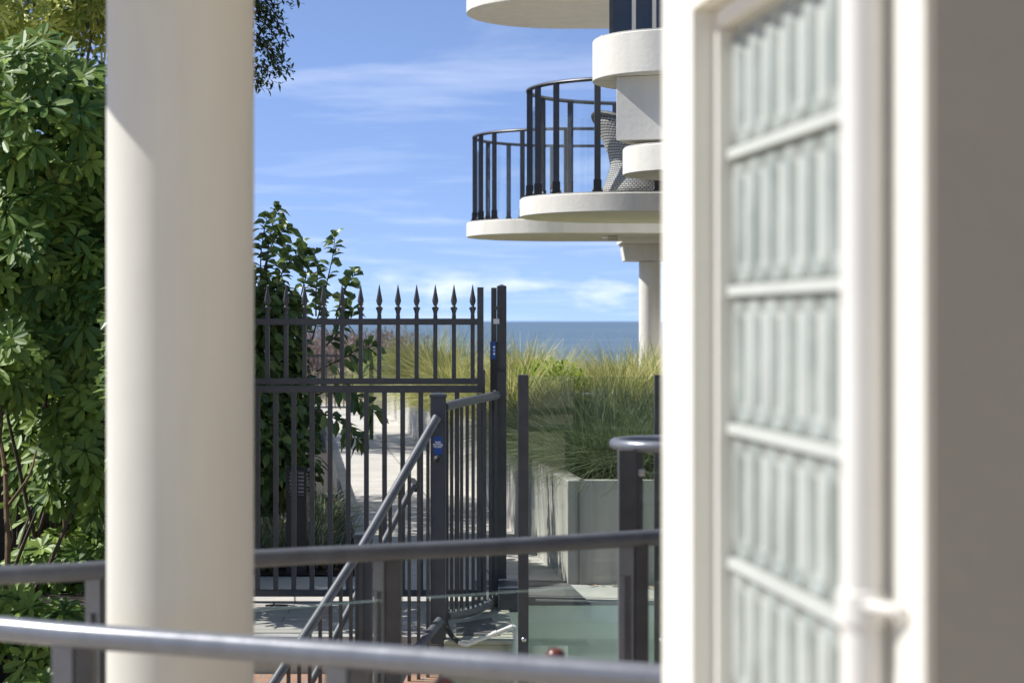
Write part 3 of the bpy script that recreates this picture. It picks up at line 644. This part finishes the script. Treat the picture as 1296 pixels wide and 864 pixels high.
MB().box(X2(624), X2(632), D2-.016, D2, Z2(410), Z2(403)).build('hinge_plate', M['steel'], gp, bevel=.002)
MB().box(X2(625), X2(634), D2-.02, D2, Z2(392), Z2(388)).build('keeper', M['gate'], gp, bevel=.002)
MB().box(X2(626), X2(640), D2-.024, D2, Z2(505), Z2(470)).build('lock_box', M['gate'], gp, bevel=.002)
MB().lathe([(.006, 0), (.011, .003), (.011, .012), (.004, .016)], (X2(625.5), D2-.03, Z2(496)), 10).build('bolt', M['steel'], gp, smooth=True)

# ------------------------------------------------------------------ stair railing
sr = thing('stair_railing', 'grey stair railing sloping down to the left from the post with the blue sticker', 'railing', (-.41, 10.5, 0))
NT = P(550, 530, 10.4); 
def newel(px0, px1, top, d, bot, name, m=M['newel']):
    a, b = (px0-648)/F*d, (px1-648)/F*d; wv = (b-a); y = d; z = EYE-(top-406)/F*d
    o = MB().box(a, b, y, y+wv, bot, z-.012).box(a-.004, b+.004, y-.004, y+wv+.004, z-.012, z+.004)
    o.add([(a-.002, y-.002, z+.004), (b+.002, y-.002, z+.004), (b+.002, y+wv+.002, z+.004), (a-.002, y+wv+.002, z+.004), ((a+b)/2, y+wv/2, z+.014)], [(0, 1, 4), (1, 2, 4), (2, 3, 4), (3, 0, 4)])
    return o.build(name, m, sr, bevel=.003), a, b, y, z
nw, na, nb, ny, nz = newel(544.5, 564, 500, 9.73, -.03, 'newel_post')
_, _, _, _, _ = newel(449, 470, 677, 9.36, -1.4, 'newel_post')
A0 = P(553, 528, 9.71); A2 = P(457, 694, 9.32); A1 = P(337, 878, 8.85)
MB().tube([A0+Vector((0, 0, .0)), A0.lerp(A2, .5), A2, A2.lerp(A1, .5), A1], .0225, 16).build('handrail', M['rail_dark'], sr, smooth=True)
B0 = P(523, 614, 9.86); B1 = P(385, 880, 9.30)
MB().tube([P(530, 613, 9.92), B0, B0.lerp(B1, .5), B1], .017, 14).build('lower_handrail', M['rail_dark'], sr, smooth=True)
MB().tube([P(521.5, 610, 9.86), P(526.5, 617, 9.92)], .024, 12).build('rail_end_cap', M['black'], sr, smooth=True)
n = 17
for k in range(1, n):
    t = k/n; q = A0.lerp(A2, t*1.0) if 0 else (A0.lerp(A1, t)); zz = q.z-.03
    w_ = .0085
    MB().bar((q.x, q.y+.02, max(-1.5, zz-1.5)), (q.x, q.y+.02, zz+.012), w_*2, w_*2).build('baluster', M['gate'], sr)
bq = MB().tube([P(557, 785, 9.72), P(545, 800, 9.65), P(520, 830, 9.5), P(500, 870, 9.3)], .024, 12); bq  .build('bottom_rail', M['rail_dark'], sr, smooth=True)
# sticker with text + button
zt = EYE-(552-406)/F*9.73; zb = EYE-(575-406)/F*9.73
sx0, sx1 = (549-648)/F*9.73, (559.5-648)/F*9.73
sg = MB().box(sx0, sx1, ny-.0015, ny+.001, zb, zt).build('exit_button_sign', M['blue'], sr, label='blue sign reading PUSH BUTTON TO EXIT')
def text(s, size, loc, m, parent, name='lettering', rot=(R(90), 0, 0)):
    cu = bpy.data.curves.new(name, 'FONT'); cu.body = s; cu.size = size; cu.align_x = 'CENTER'; cu.extrude = .0003; cu.space_line = .95
    o = bpy.data.objects.new(name, cu); cu.materials.append(m); C.objects.link(o); o.rotation_euler = rot
    off = Vector((0, 0, 0)); p = parent
    while p: off += p.location; p = p.parent
    cu.offset = .0006; me = bpy.data.meshes.new_from_object(o); o2 = bpy.data.objects.new(name, me); C.objects.link(o2); o2.rotation_euler = rot
    bpy.data.objects.remove(o); o2.parent = parent; o2.location = Vector(loc)-off; return o2
text('PUSH\nBUTTON\nTO EXIT', .0115, ((sx0+sx1)/2, ny-.003, zt-.033), M['white'], sg)
bt = MB(); bc = P(554, 581, 9.73)
for ring, (r0, yy) in enumerate(((.021, 0), (.021, -.01), (.016, -.014), (.014, -.008))): pass
def disc_y(mb, c, prof, seg=20):
    vs = []; n = len(prof)
    for r, yy in prof:
        for k in range(seg):
            a = 2*math.pi*k/seg; vs.append((c.x+r*math.cos(a), c.y+yy, c.z+r*math.sin(a)))
    mb.add(vs, [(i*seg+k, (i+1)*seg+k, (i+1)*seg+(k+1) % seg, i*seg+(k+1) % seg) for i in range(n-1) for k in range(seg)]+[tuple((n-1)*seg+k for k in range(seg))[::-1], tuple(range(seg))])
bc = Vector((bc.x, ny, bc.z)); disc_y(bt, bc, [(.020, .001), (.020, -.012), (.017, -.016)]); bt.build('button_ring', M['gate'], sr, smooth=True)
bt = MB(); disc_y(bt, bc, [(.013, -.016), (.013, -.024), (.010, -.027)]); bt.build('button', M['black'], sr, smooth=True)

# curved balustrade from newel to gate post
cr_ = thing('curved_balustrade', 'curved section of grey balustrade between the stickered post and the gate post', 'railing', (-.2, 10.8, 0))
pts = spline([P(562, 515, 9.80), P(585, 509, 10.15), P(612, 503.5, 10.65), P(637, 498, 11.3)], 8)
pts = [Vector((p.x, p.y, EYE-(.438+.0*i)-0.0)) if 0 else p for i, p in enumerate(pts)]
MB().tube(pts, .023, 16).build('top_rail', M['rail_dark'], cr_, smooth=True)
bpts = spline([P(566, 779, 9.80), P(590, 776, 10.15), P(612, 768, 10.55), P(632, 755, 11.0)], 8)
MB().tube(bpts, .020, 14).build('bottom_rail', M['rail_dark'], cr_, smooth=True)
n = 11
for k in range(n):
    t = (k+.55)/n; i = t*(len(pts)-1); a = pts[int(i)].lerp(pts[min(int(i)+1, len(pts)-1)], i % 1); i = t*(len(bpts)-1); b = bpts[int(i)].lerp(bpts[min(int(i)+1, len(bpts)-1)], i % 1)
    wv = .018
    MB().bar((a.x, a.y, b.z), (a.x, a.y, a.z), wv, wv).build('baluster', M['gate'], cr_)
    MB().tube([(b.x, b.y, b.z+.02), (b.x, b.y, b.z+.032)], .007, 8).build('rivet', M['steel'], cr_)

# ------------------------------------------------------------------ glass pool fence
pf = thing('glass_pool_fence', 'frameless glass pool fence between two charcoal posts in front of the planter grass', 'fence', (.4, 8.9, 0))
FD = 8.9; fs = F/FD; FX = lambda px: (px-648)/fs; FZ = lambda py: EYE-(py-406)/fs
for a, b in ((655.5, 669), (828, 841.5), (1001, 1014)):
    MB().box(FX(a), FX(b), FD-.03, FD+.02, -.35, FZ(474)).build('post', M['gate'], pf, bevel=.002)
    c = Vector((FX(663) if a < 700 else FX(836), FD-.03, FZ(807.5)))
    if a < 900:
        sb = MB(); disc_y(sb, c, [(.012, .001), (.012, -.004), (.009, -.009), (.004, -.011)]); sb.build('bolt', M['steel'], pf, smooth=True)
for a, b in ((669.5, 827.5), (842, 1000)):
    q = MB(); x0, x1, zt_, zb_ = FX(a), FX(b), FZ(476.5), -.02
    q.add([(x0, FD, zb_), (x1, FD, zb_), (x1, FD, zt_), (x0, FD, zt_)], [(0, 1, 2, 3)], 0)
    q.add([(x0, FD+.010, zb_), (x1, FD+.010, zb_), (x1, FD+.010, zt_), (x0, FD+.010, zt_)], [(3, 2, 1, 0)], 0)
    q.add([(x0, FD, zt_), (x1, FD, zt_), (x1, FD+.01, zt_), (x0, FD+.01, zt_)], [(0, 1, 2, 3)], 1)
    q.build('glass_panel', [M['glass'], M['glassedge']], pf)

# ------------------------------------------------------------------ rounded handrail at the right
rh = thing('rounded_railing', 'pale grey railing with rounded end beside the glass pool fence', 'railing', (.6, 6.6, 0))
D = 6.45; zR = EYE-(566-406)/F*D
pts = [(1.6, D+.02, zR), (1.2, D, zR)]
cx, cy, rr = .545, D+.2, .2
for k in range(13):
    a = R(-90-15*k); pts.append((cx+rr*math.cos(a), cy+rr*math.sin(a)*.95, zR))
pts += [(1.2, D+.42, zR), (1.6, D+.42, zR)]
MB().tube(pts, .0185, 16).build('handrail', M['rail'], rh, smooth=True)
for x, y, w1 in ((.352, 6.49, .018), (.395, 6.78, .03)):
    MB().box(x, x+.055, y, y+.05, -.09, zR-.01).build('post', M['gate'], rh, bevel=.003)
MB().box(.350, .3535, 6.49, 6.54, -.09, zR-.012).build('edge_plate', M['rail'], rh)
q = MB(); gx0, gx1, gy, gzt = .425, 1.4, 6.56, EYE-(598-406)/F*6.56
q.add([(gx0, gy, .02), (gx1, gy, .02), (gx1, gy, gzt), (gx0, gy, gzt)], [(0, 1, 2, 3)], 0).add([(gx0, gy+.01, .02), (gx1, gy+.01, .02), (gx1, gy+.01, gzt), (gx0, gy+.01, gzt)], [(3, 2, 1, 0)], 0).add([(gx0, gy, gzt), (gx1, gy, gzt), (gx1, gy+.01, gzt), (gx0, gy+.01, gzt)], [(0, 1, 2, 3)], 1)
q.build('glass_panel', [M['glass'], M['glassedge']], rh)
cl_ = MB().box(.42, .44, 6.54, 6.58, gzt-.01, gzt+.012); cl_.build('glass_clip', M['steel'], rh, bevel=.003)

# ------------------------------------------------------------------ foreground railings
def gpanel(mb, a, b, z0, z1, th=.01):
    a, b = Vector((a[0], a[1], 0)), Vector((b[0], b[1], 0)); d = (b-a).normalized(); nn = Vector((d.y, -d.x, 0))*th
    for o, fl in ((Vector((0, 0, 0)), 0), (nn, 1)):
        vs = [a+o+Vector((0, 0, z0)), b+o+Vector((0, 0, z0)), b+o+Vector((0, 0, z1)), a+o+Vector((0, 0, z1))]
        mb.add(vs, [(0, 1, 2, 3)] if fl else [(3, 2, 1, 0)], 0)
    mb.add([a+Vector((0, 0, z1)), b+Vector((0, 0, z1)), b+nn+Vector((0, 0, z1)), a+nn+Vector((0, 0, z1))], [(0, 1, 2, 3)], 1)
def fpost(root, px0, px1, split, y, ztop, slot=None):
    a, s_, b = [(p-648)/F*y for p in (px0, split, px1)]
    dk = MB().box(s_, b, y, y+.055, -.09, ztop); dk.build('post', M['gate'], root, bevel=.003)
    bl_ = MB()
    # side plate, turned toward the sun side, with a slot cut in it
    zc = ztop-.10
    for x0, x1, z0, z1 in ((a, s_-.002, zc, ztop),): bl_.box(x0, x1, y-.004, y+.05, z0, z1)
    m3 = (s_-a)/3
    bl_.box(a, a+m3*1.1, y-.004, y+.05, -.09, zc-.001); bl_.box(s_-m3*.7, s_-.002, y-.004, y+.05, -.09, zc-.001); bl_.box(a+m3*1.1, s_-m3*.7, y+.025, y+.05, -.09, zc-.001)
    bl_.build('post_bracket', M['rail'], root)
zr = EYE-.65
near = thing('terrace_railing', 'nearest pale grey tube railing running right across the bottom of the view', 'railing', (0, 3.9, -.09))
npts = spline([(-2.3, 4.86, zr), (-1.6, 4.45, zr), (-1.083, 4.18, zr), (-.841, 4.06, zr), (-.532, 3.935, zr), (-.225, 3.806, zr), (.273, 3.595, zr), (.9, 3.35, zr)], 6)
MB().tube(npts, .0265, 20).build('handrail', M['rail'], near, smooth=True)
far = thing('terrace_railing', 'second grey tube railing passing behind the big column, with glass infill', 'railing', (0, 5.6, -.09))
fpts = spline([(-2.4, 4.9, zr), (-1.8, 4.96, zr), (-1.312, 5.06, zr), (-1.069, 5.16, zr), (-.711, 5.40, zr), (-.3, 5.58, zr), (.027, 5.72, zr), (.452, 5.95, zr), (1.2, 6.3, zr)], 6)
MB().tube(fpts, .0245, 20).build('handrail', M['rail_dark'], far, smooth=True)
def ply(pts, x):
    for p, q in zip(pts, pts[1:]):
        if p[0] <= x <= q[0]: return p[1]+(q[1]-p[1])*(x-p[0])/(q[0]-p[0])
y = ply(npts, -.93); fpost(near, 66, 118, 93, y, zr-.01)
y = ply(npts, -.32); fpost(near, 411, 466, 440, y+.01, zr-.01)
y = ply(fpts, -1.09); fpost(far, 108, 138, 128, y, zr-.01)
y = ply(fpts, -.34); fpost(far, 472, 508, 487, y, zr-.01)
y = ply(fpts, .36); fpost(far, 783, 821, 803, y, zr-.01)
for (xa, xb) in ((-1.05, -.365), (-.29, .31), (.4, 1.1)):
    q = MB(); gpanel(q, (xa, ply(fpts, xa)+.01), (xb, ply(fpts, xb)+.01), -.02, zr-.135); q.build('glass_panel', [M['glass_clear'], M['glassedge']], far)

# chair backs with rounded knobs, just above the nearest rail
for (px, py, d, lab) in ((703, 819, 5.0, 'reddish brown knobbed timber chair, knob just above the near railing right of centre'), (562, 856, 4.55, 'reddish brown knobbed timber chair, knob below the near railing near the middle')):
    ch = thing('timber_chair', lab, 'chair', (0, 0, 0), 'timber chairs behind the near railing'); q = P(px, py, d); ch.location = (q.x, q.y, -.09)
    r_ = .026; top = q.z
    knob = [(.017, -.10), (.019, -.075), (.013, -.066), (.0235, -.052), (r_, -.032), (.024, -.014), (.014, -.003), (.002, 0)]
    dx = .36 if px > 600 else -.30
    for sx in (0, dx):
        MB().lathe([(.017, -.09-top+.0), (.018, -.1)], (q.x+sx, q.y, top), 14).build('leg', M['redwood'], ch, smooth=True)
        if sx == 0: MB().lathe(knob, (q.x, q.y, top), 18).build('knob', M['redwood'], ch, smooth=True)
    xa, xb = min(q.x, q.x+dx), max(q.x, q.x+dx)
    MB().box(xa+.018, xb-.018, q.y-.01, q.y+.01, top-.24, top-.18).build('back_rail', M['redwood'], ch, bevel=.004)
    MB().box(xa-.02, xb+.02, q.y-.42, q.y-.02, .34, .37).build('seat', M['redwood'], ch, bevel=.006)
    for sx in (xa, xb): MB().box(sx-.016, sx+.016, q.y-.41, q.y-.378, -.09, .339).build('leg', M['redwood'], ch, bevel=.003)

# ------------------------------------------------------------------ big column, balcony above
co = thing('round_column', 'thick cream round column standing between the two terrace railings', 'column', (-.775, 4.62, -.09))
prof = [(.171, 0), (.170, 1.2), (.1705, 2.0), (.170, 3.0)]
MB().lathe([(r, z-.0) for r, z in prof], (-.775, 4.62, -.09), 96).build('shaft', M['column'], co, smooth=True)
MB().lathe([(.178, -.0), (.178, .004)], (-.775, 4.62, -.086), 48).build('base_ring', M['coping'], co)
ub = thing('upper_balcony', 'cream balcony slab overhead resting on the big round column', 'balcony', (0, 5, 2.6))
MB().prism([(-1.40, 4.25), (.2, 4.25), (.2, 5.3), (-1.40, 5.3)], 2.55, 2.85).build('slab', M['render'], ub, bevel=.01)

# ------------------------------------------------------------------ right foreground building corner
wb = thing('apartment_wall', 'rendered wall corner with glass block window and downpipe at the right', 'building', (.5, 2.2, -.09))
O2 = Vector((.395, 1.893)); U = Vector((-.1221, .9925)); NN = Vector((-.9925, -.1221))
def W(s, n): v = O2+U*s+NN*n; return (v.x, v.y)
def wbox(s0, s1, n0, n1, z0, z1): 
    return MB().prism([W(s0, n0), W(s0, n1), W(s1, n1), W(s1, n0)], z0, z1)
SA, SB, ZT, ZB = .229, 1.045, 2.022, .75
def wb_add(lst, name, m, **k):
    q = MB()
    for a in lst: b = wbox(*a); q.add(b.v, b.f)
    return q.build(name, m, wb, **k)
wb_add([(0.002, SA, -.30, 0, -.09, 3.4), (SB, 1.27, -.30, 0, -.09, 3.4), (SA+.001, SB-.001, -.30, -.0, ZT, 3.4), (SA+.001, SB-.001, -.30, -.0, -.09, ZB)], 'wall', M['render'])
wb_add([(0, 2.2, -3.2, -.302, -.09, 3.4)], 'end_wall', M['taupe'])
wb_add([(-.003, .001, -.302, -.006, -.09, 3.4)], 'end_wall_render', M['taupe'])
win = wb_add([(SB-.022, SB-.002, -.07, -.033, ZB+.002, ZT-.03), (SA+.002, SA+.03, -.07, -.033, ZB+.002, ZT-.03), (SA+.002, SB-.002, -.07, -.033, ZT-.03, ZT-.002), (SA+.002, SB-.002, -.07, -.033, ZB+.002, ZB+.03)], 'window_frame', M['frame'], bevel=.003)
# glass blocks: fluted faces
def blockmat():
    m = bpy.data.materials.new('fluted glass block'); m.use_nodes = True; b = m.node_tree.nodes['Principled BSDF']
    nt = m.node_tree; tc = N(nt, 'ShaderNodeTexCoord'); no = N(nt, 'ShaderNodeTexNoise'); no.inputs['Scale'].default_value = 9; no.inputs['Detail'].default_value = 3
    nt.links.new(tc.outputs['Object'], no.inputs['Vector']); rp = N(nt, 'ShaderNodeValToRGB'); rp.color_ramp.elements[0].color = (.24, .265, .235, 1); rp.color_ramp.elements[1].color = (.36, .385, .35, 1)
    rp.color_ramp.elements[0].position = .35; rp.color_ramp.elements[1].position = .65
    nt.links.new(no.outputs[0], rp.inputs[0]); nt.links.new(rp.outputs[0], b.inputs['Base Color'])
    b.inputs['Roughness'].default_value = .35; b.inputs['Specular IOR Level'].default_value = .3; b.inputs['Coat Weight'].default_value = .0; b.inputs['Coat Roughness'].default_value = .08
    return m
M['block'] = blockmat()
M['valley'] = mat('painted dark glass flute', (.165, .190, .165), .35, var=.35, vscale=12, spec=.4)  # dark of the room behind clear flutes, put into an opaque colour
s0, s1 = SA+.03, SB-.022; gz_ = ZT-.03; NB = 8; bw = (s1-s0)/NB; nface = -.052
rows = [1.99, 1.805, 1.604, 1.402, 1.205, 1.005, .80]
mort = MB()
for i in range(len(rows)-1):
    zt_, zb_ = rows[i]-.006, rows[i+1]+.006
    for k in range(NB):
        a, b = s0+k*bw+.004, s0+(k+1)*bw-.004
        vs = []; prof_ = [(0, -.014), (.04, -.013), (.42, -.013), (.50, -.006), (.60, .0), (.72, .003), (.84, .0), (.95, -.008), (1, -.014)]
        for t, dd in prof_:
            for zz, dn, fl in ((zb_, -.008, 0), (zb_+.008, 0, 0), (zb_+.034, 0, 1), (zt_-.034, 0, 1), (zt_-.008, 0, 0), (zt_, -.008, 0)):
                x_, y_ = W(a+(b-a)*t, nface+dn+(dd if fl else -.003)); vs.append((x_, y_, zz))
        q = MB()
        for j in range(len(prof_)-1): q.f += [(j*6+r_, (j+1)*6+r_, (j+1)*6+r_+1, j*6+r_+1) for r_ in range(5)]; q.mi += [1 if j < 3 and r_ == 2 else 0 for r_ in range(5)]
        q.v = vs; q.build('glass_block', [M['block'], M['valley']], win, smooth=True)
b = wbox(s0-.001, s1+.001, -.09, -.062, ZB+.02, ZT-.01); mort.add(b.v, b.f)
for z in rows[1:]: b = wbox(s0, s1, -.062, -.0475, z-.0075, z+.0075); mort.add(b.v, b.f)
for k in range(1, NB): b = wbox(s0+k*bw-.0042, s0+k*bw+.0042, -.085, -.075, ZB+.03, ZT-.03); mort.add(b.v, b.f)
M['mortar'] = mat('pale mortar', (.46, .48, .44), .7, var=.05)
mort.build('mortar', M['mortar'], win)
px_, py_ = W(.1165, .024)
MB().lathe([(.0225, 0), (.0225, 3.4)], (px_, py_, -.08), 32).build('downpipe', M['pipe'], wb, smooth=True)
zb_ = 1.56-(757-406)/F*2.03
MB().lathe([(.023, -.022), (.0265, -.020), (.0265, .010), (.023, .012)], (px_, py_, zb_), 32).build('pipe_collar', M['pipe'], wb, smooth=True)
p1 = W(.10, .030); p2_ = W(.05, .008)
MB().tube([(p1[0], p1[1], zb_), (p2_[0], p2_[1], zb_)], .006, 10).tube([(p2_[0], p2_[1], zb_), (W(.05, -.01)[0], W(.05, -.01)[1], zb_)], .0085, 10).build('pipe_bracket', M['pipe'], wb, smooth=True)

# ------------------------------------------------------------------ white apartment building with round balconies
ab = thing('apartment_building', 'white apartment building with stacked round ended balconies over the planter', 'building', (2.5, 19, 0))
def stadium(x0, y0, r, x1, n=40):
    """semicircular left end centred (x0, y0), straight to x1"""
    p = [(x1, y0-r)]
    for k in range(n+1):
        a = R(270-180*k/n); p.append((x0+r*math.cos(a), y0+r*math.sin(a)))
    p.append((x1, y0+r)); return p
def slab(x0, y0, r, x1, z0, z1, name='balcony_slab', m=M['render_far'], cap=True):
    q = MB().prism(stadium(x0, y0, r, x1)[::-1], z0, z1)
    o = q.build(name, m, ab, smooth=True, bevel=.006)
    if cap: MB().prism(stadium(x0, y0, r-.012, x1-.01)[::-1], z1+.001, z1+.012).build('membrane_edge', M['coping'], o)
    return o
slab(1.17, 18.0, 1.10, 5, 2.50, 2.66)
slab(.64, 23.0, 1.17, 6, 2.53, 2.69)
slab(.64, 23.0, 1.17, 6, 5.13, 5.45)
def railing(x0, y0, r, x1, zf, h, angs, xpos):
    pts = [(x1, y0-r, zf+h)]+[(x0+r*math.cos(R(a)), y0+r*math.sin(R(a)), zf+h) for a in range(270, 89, -6)]+[(x1, y0+r, zf+h)]
    root = MB().tube(pts, .026, 10, flat=.7).build('balcony_rail', M['newel'], ab, smooth=True)
    def post(x, y):
        MB().box(x-.027, x+.027, y-.027, y+.027, zf+.01, zf+h-.01).build('post', M['newel'], root)
        MB().box(x-.045, x+.045, y-.045, y+.045, zf+.012, zf+.03).box(x-.034, x+.034, y-.034, y+.034, zf+.03, zf+.12).build('post_foot', M['black'], root)
        for sx in (-1, 1): MB().tube([(x+sx*.038, y-.02, zf+.028), (x+sx*.038, y-.02, zf+.05)], .008, 6).build('bolt', M['steel'], root)
    for a in angs: post(x0+r*math.cos(R(a)), y0+r*math.sin(R(a)))
    for x in xpos: post(x, y0-r); post(x, y0+r)
    prev = None
    for a in list(angs):
        p = (x0+(r-.03)*math.cos(R(a)), y0+(r-.03)*math.sin(R(a)))
        if prev:
            q = MB(); m_ = 6; vs = []
            for j in range(m_+1):
                aa = prev_a+(a-prev_a)*(.04+.92*j/m_); x, y = x0+(r-.03)*math.cos(R(aa)), y0+(r-.03)*math.sin(R(aa))
                vs += [(x, y, zf+.10), (x, y, zf+h-.16)]
            q.add(vs, [(2*j, 2*j+2, 2*j+3, 2*j+1) for j in range(m_)]); q.build('glass_panel', M['glass_far'], root)
        prev = p; prev_a = a
    return root
railing(1.17, 18.0, 1.02, 4.8, 2.66, .99, (275, 245, 220, 203, 188, 150, 127, 100), (2.0, 2.9))
railing(.64, 23.0, 1.08, 5.8, 2.69, 1.0, (268, 241, 219, 203, 188, 149, 129, 98), (1.6, 2.6))
slab(1.38, 15.7, .74, 5, 3.457, 3.775, 'curved_parapet')
# block under the parapet, turned a little to the left
ang = R(-20); c0 = P(780, 178, 15.35); dx_ = Vector((math.cos(ang), math.sin(ang))); dy_ = Vector((-dx_.y, dx_.x))
def rot_rect(a, w_, d_): p = Vector((a.x, a.y)); return [tuple(p), tuple(p+dx_*w_), tuple(p+dx_*w_+dy_*d_), tuple(p+dy_*d_)]
MB().prism(rot_rect(c0, 1.6, .5), c0.z, 3.455).build('wall_block', M['render_far'], ab, bevel=.004)
slab(1.50, 15.15, .65, 5, 2.675, 2.875, 'curved_sill')
# dark glazing behind the parapet
gl = MB().box(.88, 4, 17.5, 17.54, 3.79, 4.9).build('window', M['bodyglass'], ab)
for x in (.86, 1.06, 1.24, 1.55): MB().box(x, x+.035, 17.46, 17.5, 3.79, 4.9).build('window_frame', M['gate'] if x < 1 else M['frame'], gl)
for px in (764, 784, 793, 811): 
    q = P(px, 38, 15.6); MB().lathe([(.014, 0), (.014, .05), (.008, .06)], (q.x, q.y+.25, 3.787), 8).build('glass_clamp', M['steel'], ab, smooth=True)
# column and capital
cc = P(822.5, 400, 26.2)
MB().lathe([(.145, 0), (.145, 2.34)], (cc.x, 26.2, 0), 40).build('column', M['render_far'], ab, smooth=True)
xa = P(787, 0, 25.9).x
cap = MB(); cap.add([(xa+.04, 25.9, 2.35), (4, 25.9, 2.35), (4, 26.5, 2.35), (xa+.04, 26.5, 2.35), (xa, 25.9, 2.57), (4, 25.9, 2.57), (4, 26.5, 2.57), (xa, 26.5, 2.57)], [(3, 2, 1, 0), (4, 5, 6, 7), (0, 1, 5, 4), (1, 2, 6, 5), (2, 3, 7, 6), (3, 0, 4, 7)])
cap.build('beam', M['render_far'], ab, bevel=.005)
cap = MB(); cap.box(xa-.03, 4, 24.0, 26.55, 2.571, 2.69); cap.build('beam_slab', M['render_far'], ab, bevel=.005)
lf = P(775, 303, 22.6); MB().box(lf.x-.05, lf.x+.06, 22.5, 22.6, 2.48, 2.528).build('light_fitting', M['coping'], ab, bevel=.006)
MB().box(lf.x-.12, lf.x-.052, 22.52, 22.58, 2.50, 2.52).build('light_lens', M['white'], ab)
# main body behind (mostly hidden)
MB().box(2.3, 9, 15.0, 27, 0, 8.6).build('wall', M['render_far'], ab)
for z in (2.8, 5.5):
    for y in (16.4, 21.2, 24.0):
        wn = MB().box(2.27, 2.298, y, y+1.6, z, z+2.0).build('window', M['bodyglass'], ab)
        MB().box(2.25, 2.27, y-.03, y+1.63, z+2.0, z+2.05).box(2.25, 2.27, y+.78, y+.82, z, z+1.999).build('frame', M['gate'], wn)

# wicker tub chair on the nearer balcony
def wickermat():
    m = bpy.data.materials.new('grey wicker'); m.use_nodes = True; nt = m.node_tree; b = nt.nodes['Principled BSDF']
    tc = N(nt, 'ShaderNodeTexCoord'); mp = N(nt, 'ShaderNodeMapping'); mp.inputs['Scale'].default_value = (1, 1, 1)
    nt.links.new(tc.outputs['UV'], mp.inputs[0])
    br = N(nt, 'ShaderNodeTexBrick'); br.inputs['Scale'].default_value = 1; br.inputs['Brick Width'].default_value = .034; br.inputs['Row Height'].default_value = .018; br.inputs['Mortar Size'].default_value = .0035
    br.inputs['Color1'].default_value = (.60, .575, .52, 1); br.inputs['Color2'].default_value = (.48, .46, .42, 1); br.inputs['Mortar'].default_value = (.08, .075, .07, 1)
    nt.links.new(mp.outputs[0], br.inputs['Vector']); nt.links.new(br.outputs[0], b.inputs['Base Color']); b.inputs['Roughness'].default_value = .6
    bp = N(nt, 'ShaderNodeBump'); bp.invert = True; bp.inputs['Strength'].default_value = .6; bp.inputs['Distance'].default_value = .004; nt.links.new(br.outputs['Fac'], bp.inputs['Height']); nt.links.new(bp.outputs[0], b.inputs['Normal'])
    return m
M['wicker'] = wickermat()
wc = P(812, 0, 17.45); wcx, wcy, wz = wc.x, 17.5, 2.673
wch = thing('wicker_chair', 'grey wicker tub chair with flared back on the nearer round balcony', 'chair', (wcx, wcy, wz))
wch.scale = (1.0, 1.0, 1.0)
def wshell():
    me = bpy.data.meshes.new('shell'); seg = 48; prof = [(.36, 0), (.34, .06), (.30, .17), (.275, .26), (.29, .34), (.335, .44), (.375, .53), (.40, .60)]
    vs = []; uv = []; fs = []
    def extra(a): return max(0, math.cos(a-R(200)))   # the back rises on the side away from the building
    for i, (r, z) in enumerate(prof):
        for k in range(seg+1):
            a = 2*math.pi*k/seg; e = extra(a)
            t = max(0, (z-.27)/.35)
            zz = z*(1-.22*t*(1-e))+.12*t*e; rr = r+.03*t*e
            vs.append((rr*math.cos(a), rr*math.sin(a), zz)); uv.append((a*.32, z))
    n = seg+1
    for i in range(len(prof)-1):
        for k in range(seg): fs.append((i*n+k, i*n+k+1, (i+1)*n+k+1, (i+1)*n+k))
    me.from_pydata(vs, [], fs); l = me.uv_layers.new(name='UVMap')
    for p in me.polygons:
        for li in p.loop_indices: l.data[li].uv = uv[me.loops[li].vertex_index]
        p.use_smooth = True
    me.materials.append(M['wicker']); o = bpy.data.objects.new('shell', me); C.objects.link(o); o.parent = wch
    so_ = o.modifiers.new('thick', 'SOLIDIFY'); so_.thickness = .02; return [v for v in vs[-n:]]
top = wshell()
MB().tube([(wcx+x, wcy+y, wz+z) for x, y, z in top], .02, 8).build('rim', M['wicker'], wch, smooth=True)
MB().lathe([(.235, .27), (.25, .30), (.24, .34), (.10, .35)], (wcx, wcy, wz), 32).build('seat_cushion', M['taupe'], wch, smooth=True)
